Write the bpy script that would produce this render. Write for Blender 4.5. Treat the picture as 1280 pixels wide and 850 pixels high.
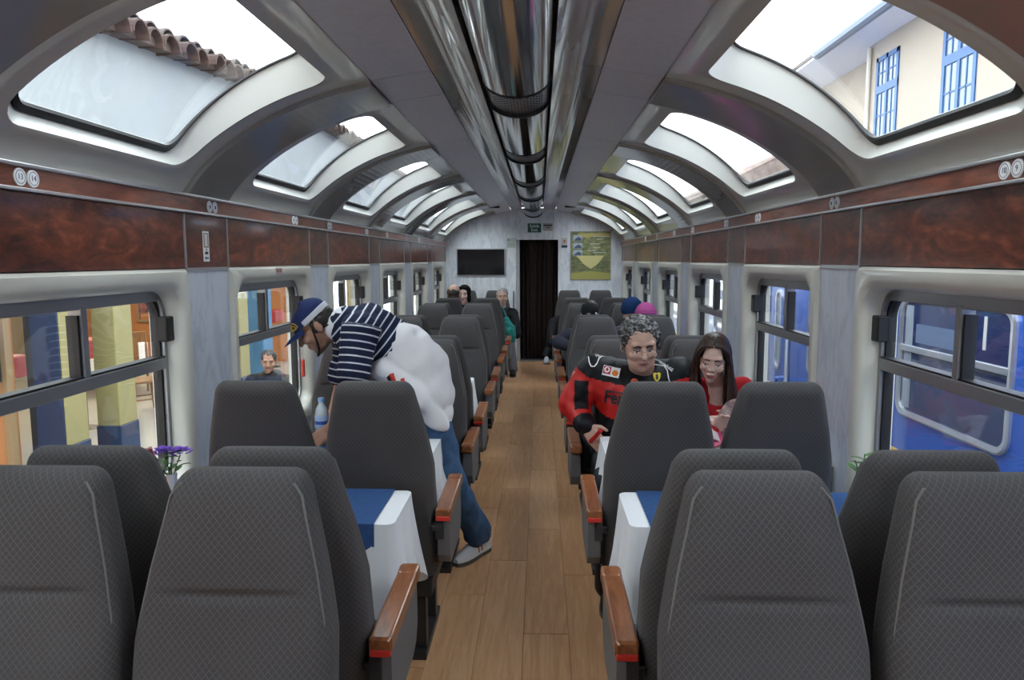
import bpy, bmesh, math, random
import numpy as np
from mathutils import Vector, Matrix, Euler
from mathutils.bvhtree import BVHTree
random.seed(7); rng = np.random.default_rng(7)
PI = math.pi
for o in list(bpy.data.objects): bpy.data.objects.remove(o)
SC = bpy.context.scene
COL = SC.collection

# ------------------------------------------------------------------ camera, sky, exposure
F = 900.0; VPX, VPY = 674.5, 324.0
CAM = Vector((0.09, 0.0, 1.59))
cd = bpy.data.cameras.new('camera'); cam = bpy.data.objects.new('camera', cd); COL.objects.link(cam)
cd.sensor_width = 36.0; cd.lens = F / 1280 * 36.0; cd.clip_start = 0.05; cd.clip_end = 300
pitch = math.atan((425 - VPY) / F); yaw = math.atan((VPX - 640) / F * math.cos(pitch))
ROLL = 0.004
RM = Matrix.Rotation(yaw, 3, 'Z') @ Matrix.Rotation(PI / 2 - pitch, 3, 'X') @ Matrix.Rotation(-ROLL, 3, 'Z')
cam.matrix_world = Matrix.Translation(CAM) @ RM.to_4x4()
SC.camera = cam
SC.view_settings.view_transform = 'Standard'; SC.view_settings.look = 'None'
SC.view_settings.gamma = 1.0; SC.view_settings.use_curve_mapping = False
SC.view_settings.exposure = 3.15
w = bpy.data.worlds.new('overcast_sky'); SC.world = w; w.use_nodes = True
bg = w.node_tree.nodes['Background']; bg.inputs[0].default_value = (0.90, 0.95, 1.0, 1); bg.inputs[1].default_value = 0.85

def at(px, py, d):
    """world point at forward distance d seen at photograph pixel (used for real depths of things)"""
    v = RM @ Vector(((px - 640) / F, (425 - py) / F, -1))
    return CAM + v * (d / v.y)

# ------------------------------------------------------------------ materials
MATS = {}
def nodes(name):
    m = bpy.data.materials.new(name); m.use_nodes = True
    nt = m.node_tree; b = nt.nodes['Principled BSDF']
    return m, nt, b
def setp(b, col=None, rough=None, metal=None, spec=None, coat=None, trans=None):
    if col is not None: b.inputs['Base Color'].default_value = (*col, 1)
    if rough is not None: b.inputs['Roughness'].default_value = rough
    if metal is not None: b.inputs['Metallic'].default_value = metal
    if spec is not None: b.inputs['Specular IOR Level'].default_value = spec
    if coat is not None: b.inputs['Coat Weight'].default_value = coat; b.inputs['Coat Roughness'].default_value = 0.06
def add(nt, t, **kw):
    n = nt.nodes.new(t)
    for k, v in kw.items(): setattr(n, k, v)
    return n
def mth(nt, op, a, b=None, c=None):
    n = add(nt, 'ShaderNodeMath', operation=op)
    for i, v in enumerate((a, b, c)):
        if v is None: continue
        if isinstance(v, (int, float)): n.inputs[i].default_value = v
        else: nt.links.new(v, n.inputs[i])
    return n.outputs[0]
def ramp(nt, fac, stops):
    n = add(nt, 'ShaderNodeValToRGB')
    e = n.color_ramp.elements
    while len(e) < len(stops): e.new(0.5)
    for i, (p, c) in enumerate(stops): e[i].position = p; e[i].color = (*c, 1)
    nt.links.new(fac, n.inputs[0]); return n.outputs[0]
def noise(nt, scale, detail=3, vec=None, rough=0.5, dist=0.0):
    n = add(nt, 'ShaderNodeTexNoise'); n.inputs['Scale'].default_value = scale; n.inputs['Detail'].default_value = detail
    n.inputs['Roughness'].default_value = rough; n.inputs['Distortion'].default_value = dist
    if vec is not None: nt.links.new(vec, n.inputs['Vector'])
    return n.outputs['Fac']
def coords(nt, kind='Object', scale=(1, 1, 1), rot=(0, 0, 0)):
    tc = add(nt, 'ShaderNodeTexCoord'); mp = add(nt, 'ShaderNodeMapping')
    mp.inputs['Scale'].default_value = scale; mp.inputs['Rotation'].default_value = rot
    nt.links.new(tc.outputs[kind], mp.inputs[0]); return mp.outputs[0]
def bump(nt, b, h, strength=0.3, dist=0.002):
    n = add(nt, 'ShaderNodeBump'); n.inputs['Strength'].default_value = strength; n.inputs['Distance'].default_value = dist
    nt.links.new(h, n.inputs['Height']); nt.links.new(n.outputs[0], b.inputs['Normal'])
def mat(name, col, rough=0.5, metal=0.0, spec=0.5, coat=0.0, var=0.0, vscale=8.0, bmp=0.0, bscale=60.0):
    if name in MATS: return MATS[name]
    m, nt, b = nodes(name); setp(b, col, rough, metal, spec, coat)
    if var > 0:
        f = noise(nt, vscale, 4, coords(nt))
        nt.links.new(ramp(nt, f, [(0.3, tuple(c * (1 - var) for c in col)), (0.7, tuple(min(1, c * (1 + var)) for c in col))]), b.inputs['Base Color'])
    if bmp > 0: bump(nt, b, noise(nt, bscale, 3, coords(nt)), bmp)
    MATS[name] = m; return m
def emis(name, col, s):
    m = bpy.data.materials.new(name); m.use_nodes = True; nt = m.node_tree
    nt.nodes.remove(nt.nodes['Principled BSDF']); e = add(nt, 'ShaderNodeEmission')
    e.inputs[0].default_value = (*col, 1); e.inputs[1].default_value = s
    nt.links.new(e.outputs[0], nt.nodes['Material Output'].inputs[0]); MATS[name] = m; return m
def glass(name, tint=(0.93, 0.96, 0.96), ior=1.45, gloss=1.0):
    m = bpy.data.materials.new(name); m.use_nodes = True; nt = m.node_tree
    nt.nodes.remove(nt.nodes['Principled BSDF'])
    t = add(nt, 'ShaderNodeBsdfTransparent'); t.inputs[0].default_value = (*tint, 1)
    g = add(nt, 'ShaderNodeBsdfGlossy'); g.inputs['Roughness'].default_value = 0.02; g.inputs[0].default_value = (gloss, gloss, gloss, 1)
    lw = add(nt, 'ShaderNodeLayerWeight'); f0 = ((ior - 1) / (ior + 1)) ** 2
    fr = mth(nt, 'ADD', mth(nt, 'MULTIPLY', mth(nt, 'POWER', lw.outputs['Facing'], 5.0), 1 - f0), f0)
    mx = add(nt, 'ShaderNodeMixShader'); nt.links.new(fr, mx.inputs[0]); nt.links.new(t.outputs[0], mx.inputs[1]); nt.links.new(g.outputs[0], mx.inputs[2])
    nt.links.new(mx.outputs[0], nt.nodes['Material Output'].inputs[0]); MATS[name] = m; return m

def fabric(name, base, line, size=0.0135, rough=0.95):
    m, nt, b = nodes(name); setp(b, base, rough, 0, 0.15)
    b.inputs['Sheen Weight'].default_value = 0.06
    tc = add(nt, 'ShaderNodeTexCoord'); sp = add(nt, 'ShaderNodeSeparateXYZ'); nt.links.new(tc.outputs['UV'], sp.inputs[0])
    u = mth(nt, 'DIVIDE', sp.outputs[0], size); v = mth(nt, 'DIVIDE', sp.outputs[1], size * 1.15)
    def tri(a): return mth(nt, 'ABSOLUTE', mth(nt, 'SUBTRACT', mth(nt, 'FRACT', a), 0.5))
    a = tri(mth(nt, 'ADD', u, v)); c = tri(mth(nt, 'SUBTRACT', u, v))
    mn = mth(nt, 'MINIMUM', a, c)
    big = noise(nt, 5.0, 3, coords(nt)); fine = noise(nt, 420.0, 2, coords(nt))
    l = mth(nt, 'MULTIPLY', mth(nt, 'LESS_THAN', mn, 0.075), mth(nt, 'ADD', mth(nt, 'MULTIPLY', fine, 0.9), 0.25))
    mx = add(nt, 'ShaderNodeMix', data_type='RGBA'); nt.links.new(l, mx.inputs[0])
    nt.links.new(ramp(nt, mth(nt, 'ADD', mth(nt, 'MULTIPLY', big, 0.5), mth(nt, 'MULTIPLY', fine, 0.5)), [(0.3, tuple(c_ * 0.86 for c_ in base)), (0.7, tuple(c_ * 1.14 for c_ in base))]), mx.inputs[6])
    mx.inputs[7].default_value = (*line, 1)
    nt.links.new(mx.outputs[2], b.inputs['Base Color'])
    bump(nt, b, mth(nt, 'ADD', mth(nt, 'MULTIPLY', mn, 0.6), fine), 0.25, 0.0015)
    MATS[name] = m; return m
def wood(name, dark, mid, light, sc=(1, 1, 1), rough=0.3, figure=2.2, coat=0.0, rnd=0.0):
    m, nt, b = nodes(name); setp(b, mid, rough, 0, 0.4, coat)
    v = coords(nt, 'Object', sc)
    oi = add(nt, 'ShaderNodeObjectInfo')
    ad = add(nt, 'ShaderNodeVectorMath', operation='ADD'); cb = add(nt, 'ShaderNodeCombineXYZ')
    r10 = mth(nt, 'MULTIPLY', oi.outputs['Random'], 37.0)
    for i in range(3): nt.links.new(r10, cb.inputs[i])
    nt.links.new(v, ad.inputs[0]); nt.links.new(cb.outputs[0], ad.inputs[1]); v = ad.outputs[0]
    n1 = noise(nt, figure, 5, v, 0.62, 1.6); n2 = noise(nt, figure * 6, 3, v, 0.6)
    f = mth(nt, 'ADD', mth(nt, 'MULTIPLY', n1, 0.75), mth(nt, 'MULTIPLY', n2, 0.25))
    if rnd: f = mth(nt, 'ADD', f, mth(nt, 'MULTIPLY', mth(nt, 'SUBTRACT', oi.outputs['Random'], 0.5), rnd))
    nt.links.new(ramp(nt, f, [(0.36, dark), (0.52, mid), (0.68, light)]), b.inputs['Base Color'])
    MATS[name] = m; return m
def marble(name, c1, c2, rot, rough=0.35, seam=1.0):
    m, nt, b = nodes(name); setp(b, c1, rough, 0, 0.4)
    v = coords(nt, 'Object', (5, 5, 1.6), rot)
    f = noise(nt, 3.0, 6, v, 0.65, 0.8)
    nt.links.new(ramp(nt, f, [(0.40, c2), (0.53, c1), (0.75, tuple(min(1, c * 1.05) for c in c1))]), b.inputs['Base Color'])
    MATS[name] = m; return m

M_fabric = fabric('seat_fabric', (0.070, 0.069, 0.075), (0.130, 0.113, 0.094), 0.0150)
M_pipe = mat('seat_piping', (0.15, 0.145, 0.14), 0.8)
M_shell = mat('grey_shell', (0.13, 0.13, 0.135), 0.55, bmp=0.1, bscale=300)
M_armwood = wood('arm_wood', (0.17, 0.055, 0.022), (0.27, 0.095, 0.035), (0.36, 0.14, 0.055), (12, 2, 12), 0.28, 2.0, 0.4)
M_dark = mat('dark_metal', (0.03, 0.03, 0.033), 0.45, 0.3)
M_redplastic = mat('red_plastic', (0.55, 0.03, 0.02), 0.4)
M_maho = wood('mahogany_panel', (0.034, 0.012, 0.009), (0.14, 0.036, 0.019), (0.31, 0.09, 0.042), (1, 1.3, 3.2), 0.3, 2.6, 0.25)
M_maho2 = wood('mahogany_strip', (0.10, 0.030, 0.020), (0.21, 0.062, 0.035), (0.31, 0.10, 0.055), (1, 1.1, 6), 0.3, 2.4, 0.25)
M_alu = mat('aluminium_trim', (0.62, 0.62, 0.63), 0.32, 0.85)
M_frame = mat('window_aluminium', (0.31, 0.315, 0.32), 0.35, 0.6)
M_rubber = mat('black_rubber', (0.008, 0.008, 0.009), 0.5)
M_cream = mat('cream_moulding', (0.64, 0.625, 0.56), 0.28, coat=0.3, var=0.04, vscale=3)
M_reveal = mat('skylight_reveal', (0.80, 0.80, 0.75), 0.3, coat=0.3)
M_marble = marble('wall_marble', (0.60, 0.635, 0.71), (0.49, 0.525, 0.60), (0.7, 0, 0))
M_marble_end = marble('end_wall_marble', (0.83, 0.86, 0.90), (0.68, 0.72, 0.78), (0, 0.7, 0))
M_taupe = mat('taupe_gloss', (0.29, 0.275, 0.24), 0.10, coat=0.6, spec=0.6, bmp=0.02, bscale=3)
M_cove = mat('cove_gloss', (0.54, 0.53, 0.48), 0.14, coat=0.5, spec=0.6, bmp=0.02, bscale=3)
M_greylam = mat('grey_laminate', (0.54, 0.53, 0.575), 0.30, spec=0.5, var=0.06, vscale=40)
M_chrome = mat('chrome', (0.62, 0.615, 0.61), 0.09, 1.0, bmp=0.05, bscale=5)
M_perf = mat('perforated_steel', (0.30, 0.30, 0.31), 0.35, 0.9)
M_wallshell = mat('wall_shell', (0.45, 0.45, 0.43), 0.6)
M_floor = wood('floor_laminate', (0.52, 0.275, 0.135), (0.62, 0.345, 0.18), (0.70, 0.42, 0.235), (9, 0.7, 1), 0.36, 2.2, 0.0, 0.22)
M_sub = mat('floor_base', (0.06, 0.035, 0.02), 0.8)
M_white = mat('white_cotton', (0.80, 0.81, 0.84), 0.9, spec=0.2, bmp=0.15, bscale=250)
M_bluecloth = mat('blue_cloth', (0.035, 0.085, 0.22), 0.9, spec=0.2, var=0.08, vscale=60, bmp=0.2, bscale=400)
M_glass = glass('window_glass')
M_sky = glass('skylight_glass', (0.95, 0.98, 0.98), 1.35)
M_ink = mat('dark_print', (0.03, 0.03, 0.04), 0.6)
M_paper = mat('white_print', (0.93, 0.94, 0.95), 0.5)

# ------------------------------------------------------------------ mesh helpers
def obj(name, me, m=None, parent=None, loc=None, smooth=False, rot=None, world=True):
    """me in world coordinates when world and parent given (shifted to the parent's origin)"""
    o = bpy.data.objects.new(name, me); COL.objects.link(o)
    if m is not None and len(me.materials) == 0: me.materials.append(m)
    if parent is not None:
        o.parent = parent
        if world:
            org = Vector((0, 0, 0)); p = parent
            while p is not None: org += p.location; p = p.parent
            me.transform(Matrix.Translation(-org))
    if loc is not None: o.location = loc
    if rot is not None: o.rotation_euler = rot
    if smooth:
        me.polygons.foreach_set('use_smooth', [True] * len(me.polygons)); me.set_sharp_from_angle(angle=math.radians(42))
    return o
def tag(o, label=None, cat=None, group=None, kind=None):
    if label: o['label'] = label
    if cat: o['category'] = cat
    if group: o['group'] = group
    if kind: o['kind'] = kind
    return o
def thing(name, label, cat, loc, group=None, rz=0.0):
    o = bpy.data.objects.new(name, None); COL.objects.link(o); o.empty_display_size = 0.1
    o.location = loc; o.rotation_euler = (0, 0, rz); return tag(o, label, cat, group)
def struct(name, me, m, smooth=False, parent=None):
    o = obj(name, me, m, parent, smooth=smooth)
    if parent is None: o['kind'] = 'structure'
    return o
def pydata(verts, faces):
    me = bpy.data.meshes.new('m'); me.from_pydata([tuple(v) for v in verts], [], faces); me.update(); return me
def done(bm):
    bmesh.ops.recalc_face_normals(bm, faces=bm.faces)
    me = bpy.data.meshes.new('m'); bm.to_mesh(me); bm.free(); return me
def bbox(bm, x0, x1, y0, y1, z0, z1):
    vs = [bm.verts.new(p) for p in ((x0,y0,z0),(x1,y0,z0),(x1,y1,z0),(x0,y1,z0),(x0,y0,z1),(x1,y0,z1),(x1,y1,z1),(x0,y1,z1))]
    for f in ((0,3,2,1),(4,5,6,7),(0,1,5,4),(1,2,6,5),(2,3,7,6),(3,0,4,7)): bm.faces.new([vs[i] for i in f])
def box(x0, x1, y0, y1, z0, z1, bev=0.0, seg=2):
    bm = bmesh.new(); bbox(bm, min(x0,x1), max(x0,x1), min(y0,y1), max(y0,y1), min(z0,z1), max(z0,z1))
    if bev > 0: bmesh.ops.bevel(bm, geom=list(bm.edges), offset=bev, segments=seg, profile=0.5, affect='EDGES')
    return done(bm)
def boxes(lst):
    bm = bmesh.new()
    for b in lst: bbox(bm, min(b[0],b[1]), max(b[0],b[1]), min(b[2],b[3]), max(b[2],b[3]), min(b[4],b[5]), max(b[4],b[5]))
    return done(bm)
def loft(rings, cap0=True, cap1=True, closed=True):
    n = len(rings[0]); V = [p for r in rings for p in r]; Fs = []
    for i in range(len(rings) - 1):
        for j in range(n if closed else n - 1):
            k = (j + 1) % n
            Fs.append((i*n+j, i*n+k, (i+1)*n+k, (i+1)*n+j))
    if cap0: Fs.append(tuple(reversed(range(n))))
    if cap1: Fs.append(tuple(range((len(rings)-1)*n, len(rings)*n)))
    me = pydata(V, Fs)
    bm = bmesh.new(); bm.from_mesh(me); bpy.data.meshes.remove(me)
    return done(bm)
def rrect(w, h, r, n=6, m=6):
    """rounded rectangle, half sizes w,h, corner radius r; n pts per corner, m extra pts per side -> list of (a,b)"""
    r = min(r, w - 1e-4, h - 1e-4); out = []
    cs = [(w - r, h - r, 0), (-w + r, h - r, PI/2), (-w + r, -h + r, PI), (w - r, -h + r, 1.5*PI)]
    corners = []
    for cx, cy, a0 in cs: corners.append([(cx + r*math.cos(a0 + PI/2*i/n), cy + r*math.sin(a0 + PI/2*i/n)) for i in range(n + 1)])
    for i in range(4):
        out += corners[i]
        a = corners[i][-1]; b = corners[(i+1) % 4][0]
        for k in range(1, m + 1):
            t = k / (m + 1); out.append((a[0] + (b[0]-a[0])*t, a[1] + (b[1]-a[1])*t))
    return out
def tube(path, r, n=8, caps=True):
    P = [Vector(p) for p in path]; R = r if isinstance(r, (list, tuple)) else [r] * len(P)
    rings = []; up = None
    for i, p in enumerate(P):
        t = (P[min(i+1, len(P)-1)] - P[max(i-1, 0)]).normalized()
        if up is None: up = t.orthogonal().normalized()
        a = (up - t * up.dot(t)).normalized(); b = t.cross(a); up = a
        rings.append([p + a*math.cos(2*PI*k/n)*R[i] + b*math.sin(2*PI*k/n)*R[i] for k in range(n)])
    return loft(rings, caps, caps)
def lathe(prof, c=(0, 0, 0), n=24):
    return loft([[(c[0] + r*math.cos(2*PI*k/n), c[1] + r*math.sin(2*PI*k/n), c[2] + z) for k in range(n)] for r, z in prof])
def join(meshes):
    bm = bmesh.new()
    for me in meshes: bm.from_mesh(me); bpy.data.meshes.remove(me)
    me = bpy.data.meshes.new('m'); bm.to_mesh(me); bm.free(); return me
def text_mesh(s, size, ext=0.0008, align='CENTER', bold=0.0):
    cu = bpy.data.curves.new('t', 'FONT'); cu.body = s; cu.size = size; cu.extrude = ext; cu.align_x = align; cu.align_y = 'CENTER'; cu.resolution_u = 3; cu.fill_mode = 'BOTH'; cu.offset = bold
    o = bpy.data.objects.new('t', cu); COL.objects.link(o)
    me = bpy.data.meshes.new_from_object(o.evaluated_get(bpy.context.evaluated_depsgraph_get()))
    bpy.data.objects.remove(o); bpy.data.curves.remove(cu); me.materials.clear(); return me
def copy_tree(o, parent=None):
    c = o.copy(); COL.objects.link(c); c.parent = parent
    for ch in list(o.children): copy_tree(ch, c)
    return c
# ------------------------------------------------------------------ carriage shell
WX = 1.35; YB, YE = -1.882, 11.15; PER = 1.594; PW = 0.40
def PIL(k): return 2.90 + PER * k
KS = list(range(-3, 6))
SIDE = {-1: 'left', 1: 'right'}

# floor of single laminate planks
fl = struct('floor', box(-1.44, 1.44, YB, YE + 0.3, -0.12, -0.009), M_sub)
plank = box(-0.0954, 0.0954, -0.5985, 0.5985, -0.008, 0.0, 0.0012, 1)
pw, pl = 0.192, 1.2
for i in range(-7, 7):
    xc = 0.023 + pw * (i + 0.5); off = [0.0, 0.62, 0.27, 0.85, 0.45][i % 5]
    y = YB - off
    while y < YE:
        o = obj('plank', plank, M_floor, fl, world=False); o.location = (xc, y + pl / 2, 0); y += pl
    
# ceiling profile (half), from the centre outwards, chaikin-smoothed
pts = [(0.33, 2.325), (0.575, 2.29), (0.75, 2.252), (0.95, 2.18), (1.12, 2.085), (1.24, 1.995), (1.315, 1.915), (1.35, 1.86)]
prof = [np.array(p) for p in pts]
for _ in range(3):
    q = [prof[0]]
    for a, b in zip(prof[:-1], prof[1:]): q += [a*0.75 + b*0.25, a*0.25 + b*0.75]
    q.append(prof[-1]); prof = q
prof = np.array(prof); seg = np.r_[0, np.cumsum(np.linalg.norm(np.diff(prof, axis=0), axis=1))]
def s_of_x(x): return float(np.interp(x, prof[:, 0], seg))
S0, S1 = s_of_x(0.575), seg[-1]
def cp(s, off=0.0):
    x = np.interp(s, seg, prof[:, 0]); z = np.interp(s, seg, prof[:, 1]); e = 0.02
    dx = np.interp(s+e, seg, prof[:, 0]) - np.interp(s-e, seg, prof[:, 0]); dz = np.interp(s+e, seg, prof[:, 1]) - np.interp(s-e, seg, prof[:, 1])
    l = math.hypot(dx, dz); return float(x - dz/l*off), float(z + dx/l*off)

ceil = struct('ceiling', box(-0.62, 0.62, YB, YE, 2.375, 2.43), M_wallshell)
def strip_mesh(profile, y0, y1, th=0.006):
    """profile [(x,z)..] swept along y, with thickness upward"""
    n = len(profile)
    r0 = [(x, y0, z) for x, z in profile] + [(x, y0, z + th) for x, z in reversed(profile)]
    r1 = [(x, y1, z) for x, z in profile] + [(x, y1, z + th) for x, z in reversed(profile)]
    return loft([r0, r1])
SEGS = []
for k in KS:
    a = PIL(k); b = min(a + PW, YE)
    if b > a: SEGS.append((a, b, 'rib', k))
    if k < 5: SEGS.append((a + PW, PIL(k + 1), 'bay', k))
g = 0.002
for (a, b, kind, k) in SEGS:
    for sg in (-1, 1):
        pr = [(sg * x, float(np.interp(x, prof[:, 0], prof[:, 1]))) for x in np.linspace(0.335, 0.570, 5)]
        obj('grey_panel', strip_mesh(pr, a + g, b - g), M_greylam, ceil)
        sc = []
        for t in np.linspace(0, 1, 14):
            x = 0.331 - t * (0.331 - 0.142); z = 2.325 + 0.012 * math.sin(PI * min(1, t * 1.6)) - 0.055 * max(0, (t - 0.35) / 0.65) ** 2
            sc.append((sg * x, z))
        obj('spine_panel', strip_mesh(sc, a + g, b - g), M_taupe, ceil, smooth=True)
    arc = []
    for t in np.linspace(-1, 1, 29):
        arc.append((0.134 * math.sin(t * 1.35) / math.sin(1.35), 2.283 - 0.066 * (math.cos(t * 1.35) - math.cos(1.35)) / (1 - math.cos(1.35))))
    if kind == 'bay':
        obj('chrome_duct', strip_mesh(arc, a + 0.006, b - 0.006, 0.004), M_chrome, ceil, smooth=True)
    else:
        arc2 = [(x * 0.97, z + 0.012) for x, z in arc]
        d = obj('duct_grille', strip_mesh(arc2, a - 0.01, b + 0.01, 0.004), M_perf, ceil, smooth=True)
        for yy in (a + 0.004, b - 0.004):
            arc3 = [(x * 1.01, z - 0.003) for x, z in arc]
            obj('duct_gasket', strip_mesh(arc3, yy - 0.010, yy + 0.010, 0.014), M_rubber, ceil)
        holes = []
        for iy in range(int((b - a) / 0.022) - 1):
            for ix in range(9):
                t = -0.62 + 1.24 * ix / 8 + (0.5 if iy % 2 else 0) * 0.155
                if abs(t) > 0.66: continue
                x = 0.97 * 0.134 * math.sin(t * 1.35) / math.sin(1.35); z = 2.295 - 0.066 * (math.cos(t * 1.35) - math.cos(1.35)) / (1 - math.cos(1.35))
                yy = a + 0.022 * (iy + 1)
                holes.append((x - 0.004, x + 0.004, yy - 0.004, yy + 0.004, z - 0.0015, z + 0.001))
        if holes and a > 1: tag(obj('grille_hole', boxes(holes), M_rubber, d), kind='stuff')
    if kind == 'rib':
        for sg in (-1, 1):
            cs = [(a, 0.012), (a, -0.010), (a + 0.010, -0.020), (b - 0.010, -0.020), (b, -0.010), (b, 0.012)]
            rings = []
            for s in np.linspace(S0, S1, 26):
                rings.append([(sg * cp(s, o)[0], y, cp(s, o)[1]) for y, o in cs])
            obj('ceiling_rib', loft(rings), M_taupe, ceil)
            rr = []
            for s in np.linspace(S0, S1, 14):
                rr.append([(sg * cp(s, o)[0], y, cp(s, o)[1]) for y, o in ((a - 0.08, 0.03), (a - 0.08, 0.06), (b + 0.08, 0.06), (b + 0.08, 0.03))])
            obj('rib_light_stop', loft(rr), M_wallshell, ceil)  # unseen strip added behind the rib to keep daylight out of its joints
for sg in (-1, 1):
    rr = [[(sg * cp(s, o)[0], y, cp(s, o)[1]) for s, o in ((S0 - 0.12, 0.009), (S0, 0.008), (S0 + 0.07, 0.016), (S0 + 0.07, 0.09), (S0 - 0.12, 0.09))] for y in (YB, YE)]
    obj('seam_light_stop', loft(rr), M_wallshell, ceil)  # unseen strip added to seal sky light leaking between cove and grey panels
# vents in the ceiling by the end wall
for sg, xx in ((-1, -0.46), (1, 0.46)):
    v = at(615.5 if sg < 0 else 714.5, 259, 9.75)
    o = obj('ceiling_vent', loft([[(v.x + a, 9.95 + b, 2.305 + z_) for a, b in rrect(0.085 * q, 0.05 * q, 0.045, 6, 2)] for z_, q in ((0.02, 1), (-0.014, 1), (-0.02, 0.9))]), M_rubber, ceil)

# skylights: cove panel with a hole, pale flared reveal, rubber bead, curved pane
def skylight(k, sg, n):
    y0, y1 = PIL(k) + PW, PIL(k + 1); yc = (y0 + y1) / 2
    sa, sb = s_of_x(0.70), s_of_x(1.285); scn = (sa + sb) / 2; hs = (sb - sa) / 2; hy = 0.485
    oc = (S0 + S1) / 2; oh = (S1 - S0) / 2
    NN, MM = 6, 12
    outer = rrect(oh, (y1 - y0) / 2, 0.002, NN, MM); hole = rrect(hs, hy, 0.085, NN, MM); pane = rrect(hs - 0.045, hy - 0.055, 0.06, NN, MM)
    def P(ab, cs, off):
        x, z = cp(cs + ab[0], off); return (sg * x, yc + ab[1], z)
    rings = []
    for t in np.linspace(0, 1, 7):
        rings.append([P(((oc + o[0]) * (1 - t) + (scn + h[0]) * t, o[1] * (1 - t) + h[1] * t), 0, 0.012 * math.sin(PI * t) * t) for o, h in zip(outer, hole)])
    sky = bpy.data.objects.new('window_%d' % n, None); COL.objects.link(sky); sky['kind'] = 'structure'; sky.location = (sg * 1.0, yc, 2.15)
    sky['label'] = '%s skylight in the curved ceiling, bay %d from the camera' % (SIDE[sg], k + 3)
    obj('cove_panel', loft(rings, False, False), M_cove, sky, smooth=True)
    rv = [[P(h, scn, 0.0) for h in hole]]
    pane = [(min(p[0] * 1.0 + (0.034 if p[0] > 0 else 0) * max(0, p[0] / hs) ** 2, hs - 0.010), p[1]) for p in pane]
    def OF(a): return 0.112 - 0.066 * max(0.0, min(1.0, (a / hs + 1) / 2)) ** 2
    for t in np.linspace(0, 1, 5)[1:]:
        rv.append([P((h[0] * (1 - t) + p[0] * t, h[1] * (1 - t) + p[1] * t), scn, OF(p[0]) * t) for h, p in zip(hole, pane)])
    obj('reveal', loft(rv, False, False), M_reveal, sky, smooth=True)
    bead = []
    for w0, off in ((0.0, -0.012), (0.0, 0.013), (-1, 0.013), (-1.2, -0.002), (-1, -0.012)):
        bead.append([P((p[0] * (1 + w0 * (0.006 + 0.020 * max(0, p[0] / hs) ** 3) / hs), p[1] * (1 + w0 * 0.007 / hy)), scn, OF(p[0]) + off * (0.35 + 0.65 * max(0, p[0] / hs) ** 2)) for p in pane])
    bead.append(bead[0])
    obj('rubber_bead', loft(bead, False, False), M_rubber, sky)
    def sheet(off): return [[P((p[0] * t, p[1] * t), scn, OF(p[0] * t) + off) for p in pane] for t in (0.99, 0.8, 0.6, 0.4, 0.2, 0.02)]
    a = sheet(0.0); b = sheet(0.005)
    obj('pane', loft(list(reversed(a)) + b), M_sky, sky, smooth=True)
nw = 0
for k in KS[:-1]:
    for sg in (-1, 1):
        nw += 1; skylight(k, sg, nw)

# side walls
for sg in (-1, 1):
    X = lambda x: sg * x
    lst = [(X(1.44), X(1.52), YB - 0.1, YE + 0.3, -0.3, 0.66), (X(1.44), X(1.52), YB - 0.1, YE + 0.3, 1.50, 2.0)]
    for k in KS: lst.append((X(1.44), X(1.52), PIL(k) + 0.03, PIL(k) + PW - 0.03, 0.6, 1.6))
    wl = struct('wall_%s' % SIDE[sg], boxes(lst), M_wallshell)
    for (a, b, kind, k) in SEGS:
        obj('wood_panel', box(X(1.352), X(1.44), a + 0.004, b - 0.004, 1.560, 1.782, 0.001, 1), M_maho, wl)
        obj('joint_strip', box(X(1.346), X(1.44), a - 0.004, a + 0.004, 1.560, 1.782), M_alu, wl)
        if kind == 'rib':
            obj('marble_panel', box(X(1.352), X(1.44), a + 0.005, b - 0.005, 0.0, 1.545, 0.001, 1), M_marble, wl)
            obj('panel_trim', box(X(1.348), X(1.44), a, b, 1.545, 1.560), M_alu, wl)
        else:
            obj('marble_panel', box(X(1.352), X(1.44), a + 0.001, b - 0.001, 0.0, 0.618, 0.001, 1), M_marble, wl)
    obj('wood_strip', box(X(1.335), X(1.44), YB, YE, 1.792, 1.848), M_maho2, wl)
    obj('edge_trim', box(X(1.328), X(1.44), YB, YE, 1.782, 1.792, 0.002, 2), M_alu, wl)
    obj('edge_trim', box(X(1.326), X(1.46), YB, YE, 1.848, 1.860, 0.003, 2), M_alu, wl)

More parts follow.
